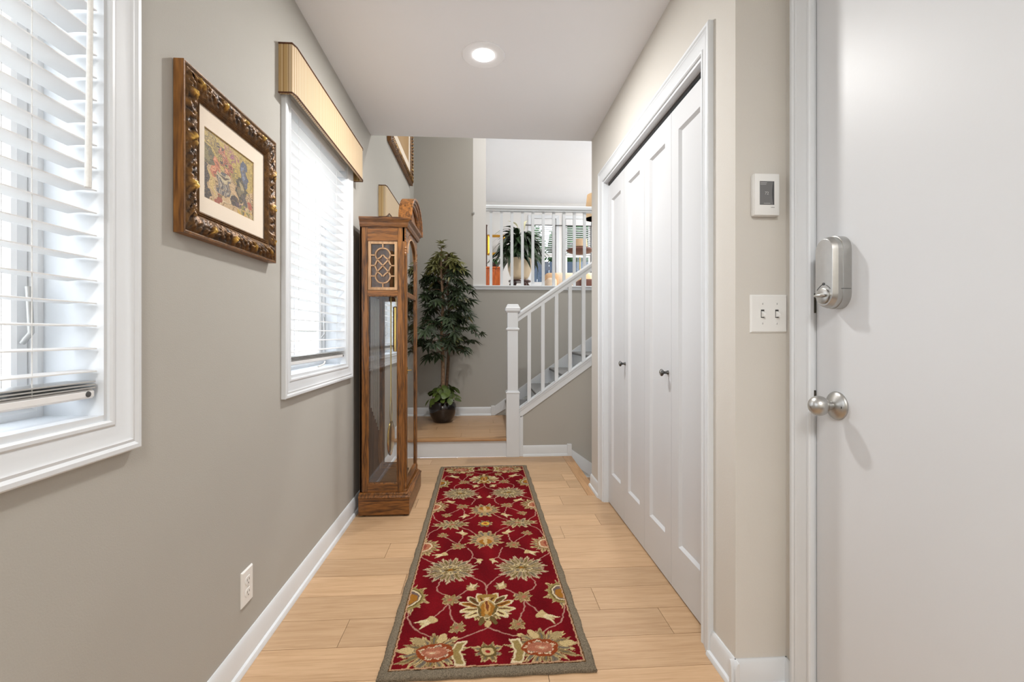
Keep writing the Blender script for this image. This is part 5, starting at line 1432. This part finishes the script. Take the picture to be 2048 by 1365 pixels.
# brown lamp beside sofa
LXp, LYp = 1.745, 8.2
s = thing('table_lamp', 'brass stemmed lamp with wide brown shade in front of upstairs window', 'lamp', (LXp, LYp, Z_UP))
MB().lathe([(0.0, 0.0), (0.14, 0.0), (0.14, 0.012), (0.03, 0.03), (0.010, 0.05), (0.008, 0.90), (0.0, 0.90)], (LXp, LYp, Z_UP), 'z', 28).build('stem', M['brass'], s, 40)
MB().lathe([(0.018, 0.0), (0.11, 0.015), (0.20, 0.04), (0.245, 0.075), (0.245, 0.085), (0.20, 0.11), (0.12, 0.128), (0.018, 0.134)], (LXp, LYp, Z_UP + 0.94), 'z', 36).build('shade', M['brownshade'], s, 50)
MB().lathe([(0.135, 0.0), (0.128, 0.135), (0.124, 0.135), (0.131, 0.0)], (LXp, LYp, Z_UP + 1.075), 'z', 32).build('upper_shade', M['shade_tan'], s, 50)
# cream shade on a floor lamp near the right edge
LXc, LYc = 1.77, 7.0
s = thing('floor_lamp', 'cream shaded floor lamp peeking past the closet wall upstairs', 'lamp', (LXc, LYc, Z_UP))
MB().lathe([(0.0, 0.0), (0.15, 0.0), (0.15, 0.015), (0.02, 0.035), (0.011, 0.06), (0.011, 1.34), (0.0, 1.34)], (LXc, LYc, Z_UP), 'z', 24).build('pole', M['brass_dull'], s, 40)
MB().lathe([(0.205, 1.29), (0.165, 1.66), (0.162, 1.66), (0.202, 1.29)], (LXc, LYc, Z_UP), 'z', 36).build('shade', M['shade'], s, 50)
# cabinet with small plant, gilt mirror, on the left
s = thing('side_cabinet', 'orange cherry wood cabinet against the upper white wall', 'cabinet', (0.19, 8.0, Z_UP))
MB().box(0.036, 0.30, 7.72, 8.42, Z_UP + 0.05, Z_UP + 0.61, 0.004).build('body', M['orange'], s)
MB().box(0.030, 0.315, 7.70, 8.44, Z_UP + 0.61, Z_UP + 0.64, 0.006).build('top', M['orange'], s)
MB().frame([(0, 0), (0, 0.006), (0.02, 0.006), (0.02, 0)], 0.075, 0.26, Z_UP + 0.10, Z_UP + 0.56, lambda a, b, v: (a, 7.72 - v, b)).build('panel_mould', M['orange'], s)
for a, b in ((0.05, 7.74), (0.28, 7.74), (0.05, 8.40), (0.28, 8.40)):
    MB().box(a - 0.014, a + 0.014, b - 0.014, b + 0.014, Z_UP, Z_UP + 0.05).build('foot', M['orange'], s)
MB().lathe([(0.01, 0.0), (0.01, 0.012), (0.0, 0.014)], (0.30, 8.06, Z_UP + 0.4), 'x', 14).build('knob', M['brass'], s, 60)
s = thing('small_plant', 'small green houseplant on the orange cabinet', 'potted plant', (0.20, 7.95, Z_UP + 0.641))
MB().lathe([(0.0, 0.0), (0.05, 0.0), (0.07, 0.10), (0.062, 0.10), (0.0, 0.09)], (0.20, 7.95, Z_UP + 0.641), 'z', 24).build('pot', M['dkwood'], s, 50)
b2 = blade(0.15, 0.022).build('leaf', M['hedge'], None, 60, fix=False); C.objects.unlink(b2)
for k in range(24):
    o = b2.copy(); C.objects.link(o); o.parent = s; o.location = (0.02 * math.cos(k), 0.02 * math.sin(k), 0.085); o.rotation_euler = (0, -rnd.uniform(0.1, 1.2), k * 2.4)
bpy.data.objects.remove(b2)
s = thing('wall_mirror', 'gold framed mirror on the far upstairs wall', 'mirror', (0.24, Y_FAR - 0.02, 2.82))
MB().frame([(0, 0.0), (0, 0.02), (0.03, 0.035), (0.055, 0.02), (0.055, 0.0)], 0.13, 0.43, 2.88, 3.22, lambda a, b, v: (a, Y_FAR - v, b)).build('frame', M['gold'], s, 30)
MB().box(0.128, 0.432, Y_FAR - 0.010, Y_FAR - 0.004, 2.878, 3.222).build('glass', M['mirror'], s)
s = thing('wooden_post', 'slim dark wooden screen post beside the gold mirror upstairs', 'screen', (0.055, 9.9, Z_UP))
MB().box(0.034, 0.078, 9.86, 9.94, Z_UP, 3.40, 0.004).build('post', M['dkwood'], s)
MB().box(0.030, 0.084, 9.855, 9.945, 3.40, 3.43, 0.006).build('finial', M['dkwood'], s)
# ball vase, ottoman, gold ornament
tag(MB().lathe([(0.0, 0.0), (0.03, 0.0), (0.055, 0.03), (0.068, 0.075), (0.06, 0.115), (0.03, 0.14), (0.024, 0.15), (0.018, 0.148), (0.0, 0.13)], (0.78, 6.2, Z_UP), 'z', 28).build('ball_vase', M['burgundy'], None, 60), 'round burgundy glass vase on the upper floor beside the lily', 'vase')
s = thing('ottoman', 'brown leather ottoman in the upper room at right', 'ottoman', (1.80, 7.55, Z_UP))
MB().box(1.56, 2.04, 7.32, 7.78, Z_UP + 0.07, Z_UP + 0.40, 0.04, 3).build('cushion_top', M['brownshade'], s, 50)
for a in (1.60, 2.00):
    for b in (7.36, 7.74):
        MB().lathe([(0.014, 0.0), (0.022, 0.07), (0.0, 0.07)], (a, b, Z_UP), 'z', 12).build('foot', M['dkwood'], s)
s = thing('gold_ornament', 'curling gold metal ornament on the upper floor behind the railing', 'ornament', (1.28, 6.3, Z_UP))
MB().box(1.22, 1.35, 6.26, 6.34, Z_UP, Z_UP + 0.02, 0.004).build('base', M['gold'], s)
for k in range(4):
    c0 = 1.245 + 0.027 * k
    MB().tube([(c0 + 0.03 * (t - 0.3) * math.cos(6 * t + k), 6.3 + 0.02 * math.sin(5 * t + k), Z_UP + 0.02 + 0.14 * t) for t in [i / 10 for i in range(11)]], [0.007 - 0.0004 * i for i in range(11)], 8).build('scroll', M['gold'], s, 60)

# ------------------------------------------------------------------ outside
mb = MB(); mb.box(-30, XL - 0.16, -20, 25, -0.75, -0.7); struct('ground_outside', mb, M['ground'])
nb = thing('neighbour_wall', 'pale grey board and batten wall outside the hall windows', 'outbuilding', (-7.6, 0.6, -0.7))
for k in range(18):
    y = -2.9 + 0.40 * k
    MB().box(-7.70, -7.60, y, y + 0.398, -0.7, 2.2).build('board', M['siding'], nb)
    MB().box(-7.60, -7.575, y - 0.022, y + 0.022, -0.7, 2.2).build('batten', M['siding'], nb)
mb = MB(); mb.box(-6, 12, Y_FAR + 0.3, 30, 1.15, 1.2); struct('ground_yard', mb, M['ground'])
fc = thing('blue_fence', 'blue painted board fence outside the upper windows', 'fence', (2.0, 12.2, 1.2))
for k in range(26):
    x = 0.0 + 0.16 * k
    MB().box(x, x + 0.152, 12.18, 12.21, 1.2, 3.02).build('board', M['bluewood'], fc)
for z in (1.5, 2.8):
    MB().box(0.0, 4.15, 12.21, 12.25, z, z + 0.09).build('rail', M['bluewood'], fc)
def shrub(lb, cx, cy, cz, rx, ry, rz, n, seed):
    r2 = random.Random(seed)
    s = thing('shrub', lb, 'shrub', (cx, cy, 1.2), 'green shrubs behind the blue fence')
    MB().tube([(cx, cy, 1.2), (cx + 0.03, cy, cz)], [0.05, 0.03], 8).build('stem', M['bark_dk'], s, 60)
    mb = MB()
    for k in range(n):
        d = Vector((r2.gauss(0, 1), r2.gauss(0, 1), r2.gauss(0, 1))).normalized() * r2.uniform(0.6, 1.0)
        p = Vector((cx + d.x * rx, cy + d.y * ry, cz + d.z * rz))
        a = Vector((r2.gauss(0, 1), r2.gauss(0, 1), r2.gauss(0, 1))).normalized() * 0.12; b = a.orthogonal().normalized() * 0.055
        mb.add([p - a, p + b, p + a, p - b], [(0, 1, 2, 3)])
    o = mb.build('foliage', M['hedge'], s, fix=False); o['kind'] = 'stuff'
shrub('round green shrub outside the left upper window', 1.0, 13.6, 3.5, 0.85, 0.8, 1.1, 4500, 1)
shrub('round green shrub outside the middle upper window', 2.8, 13.8, 3.6, 0.85, 0.8, 1.2, 4500, 2)
shrub('round green shrub outside beyond the closet wall edge', 4.65, 13.7, 3.5, 0.85, 0.8, 1.1, 3000, 3)
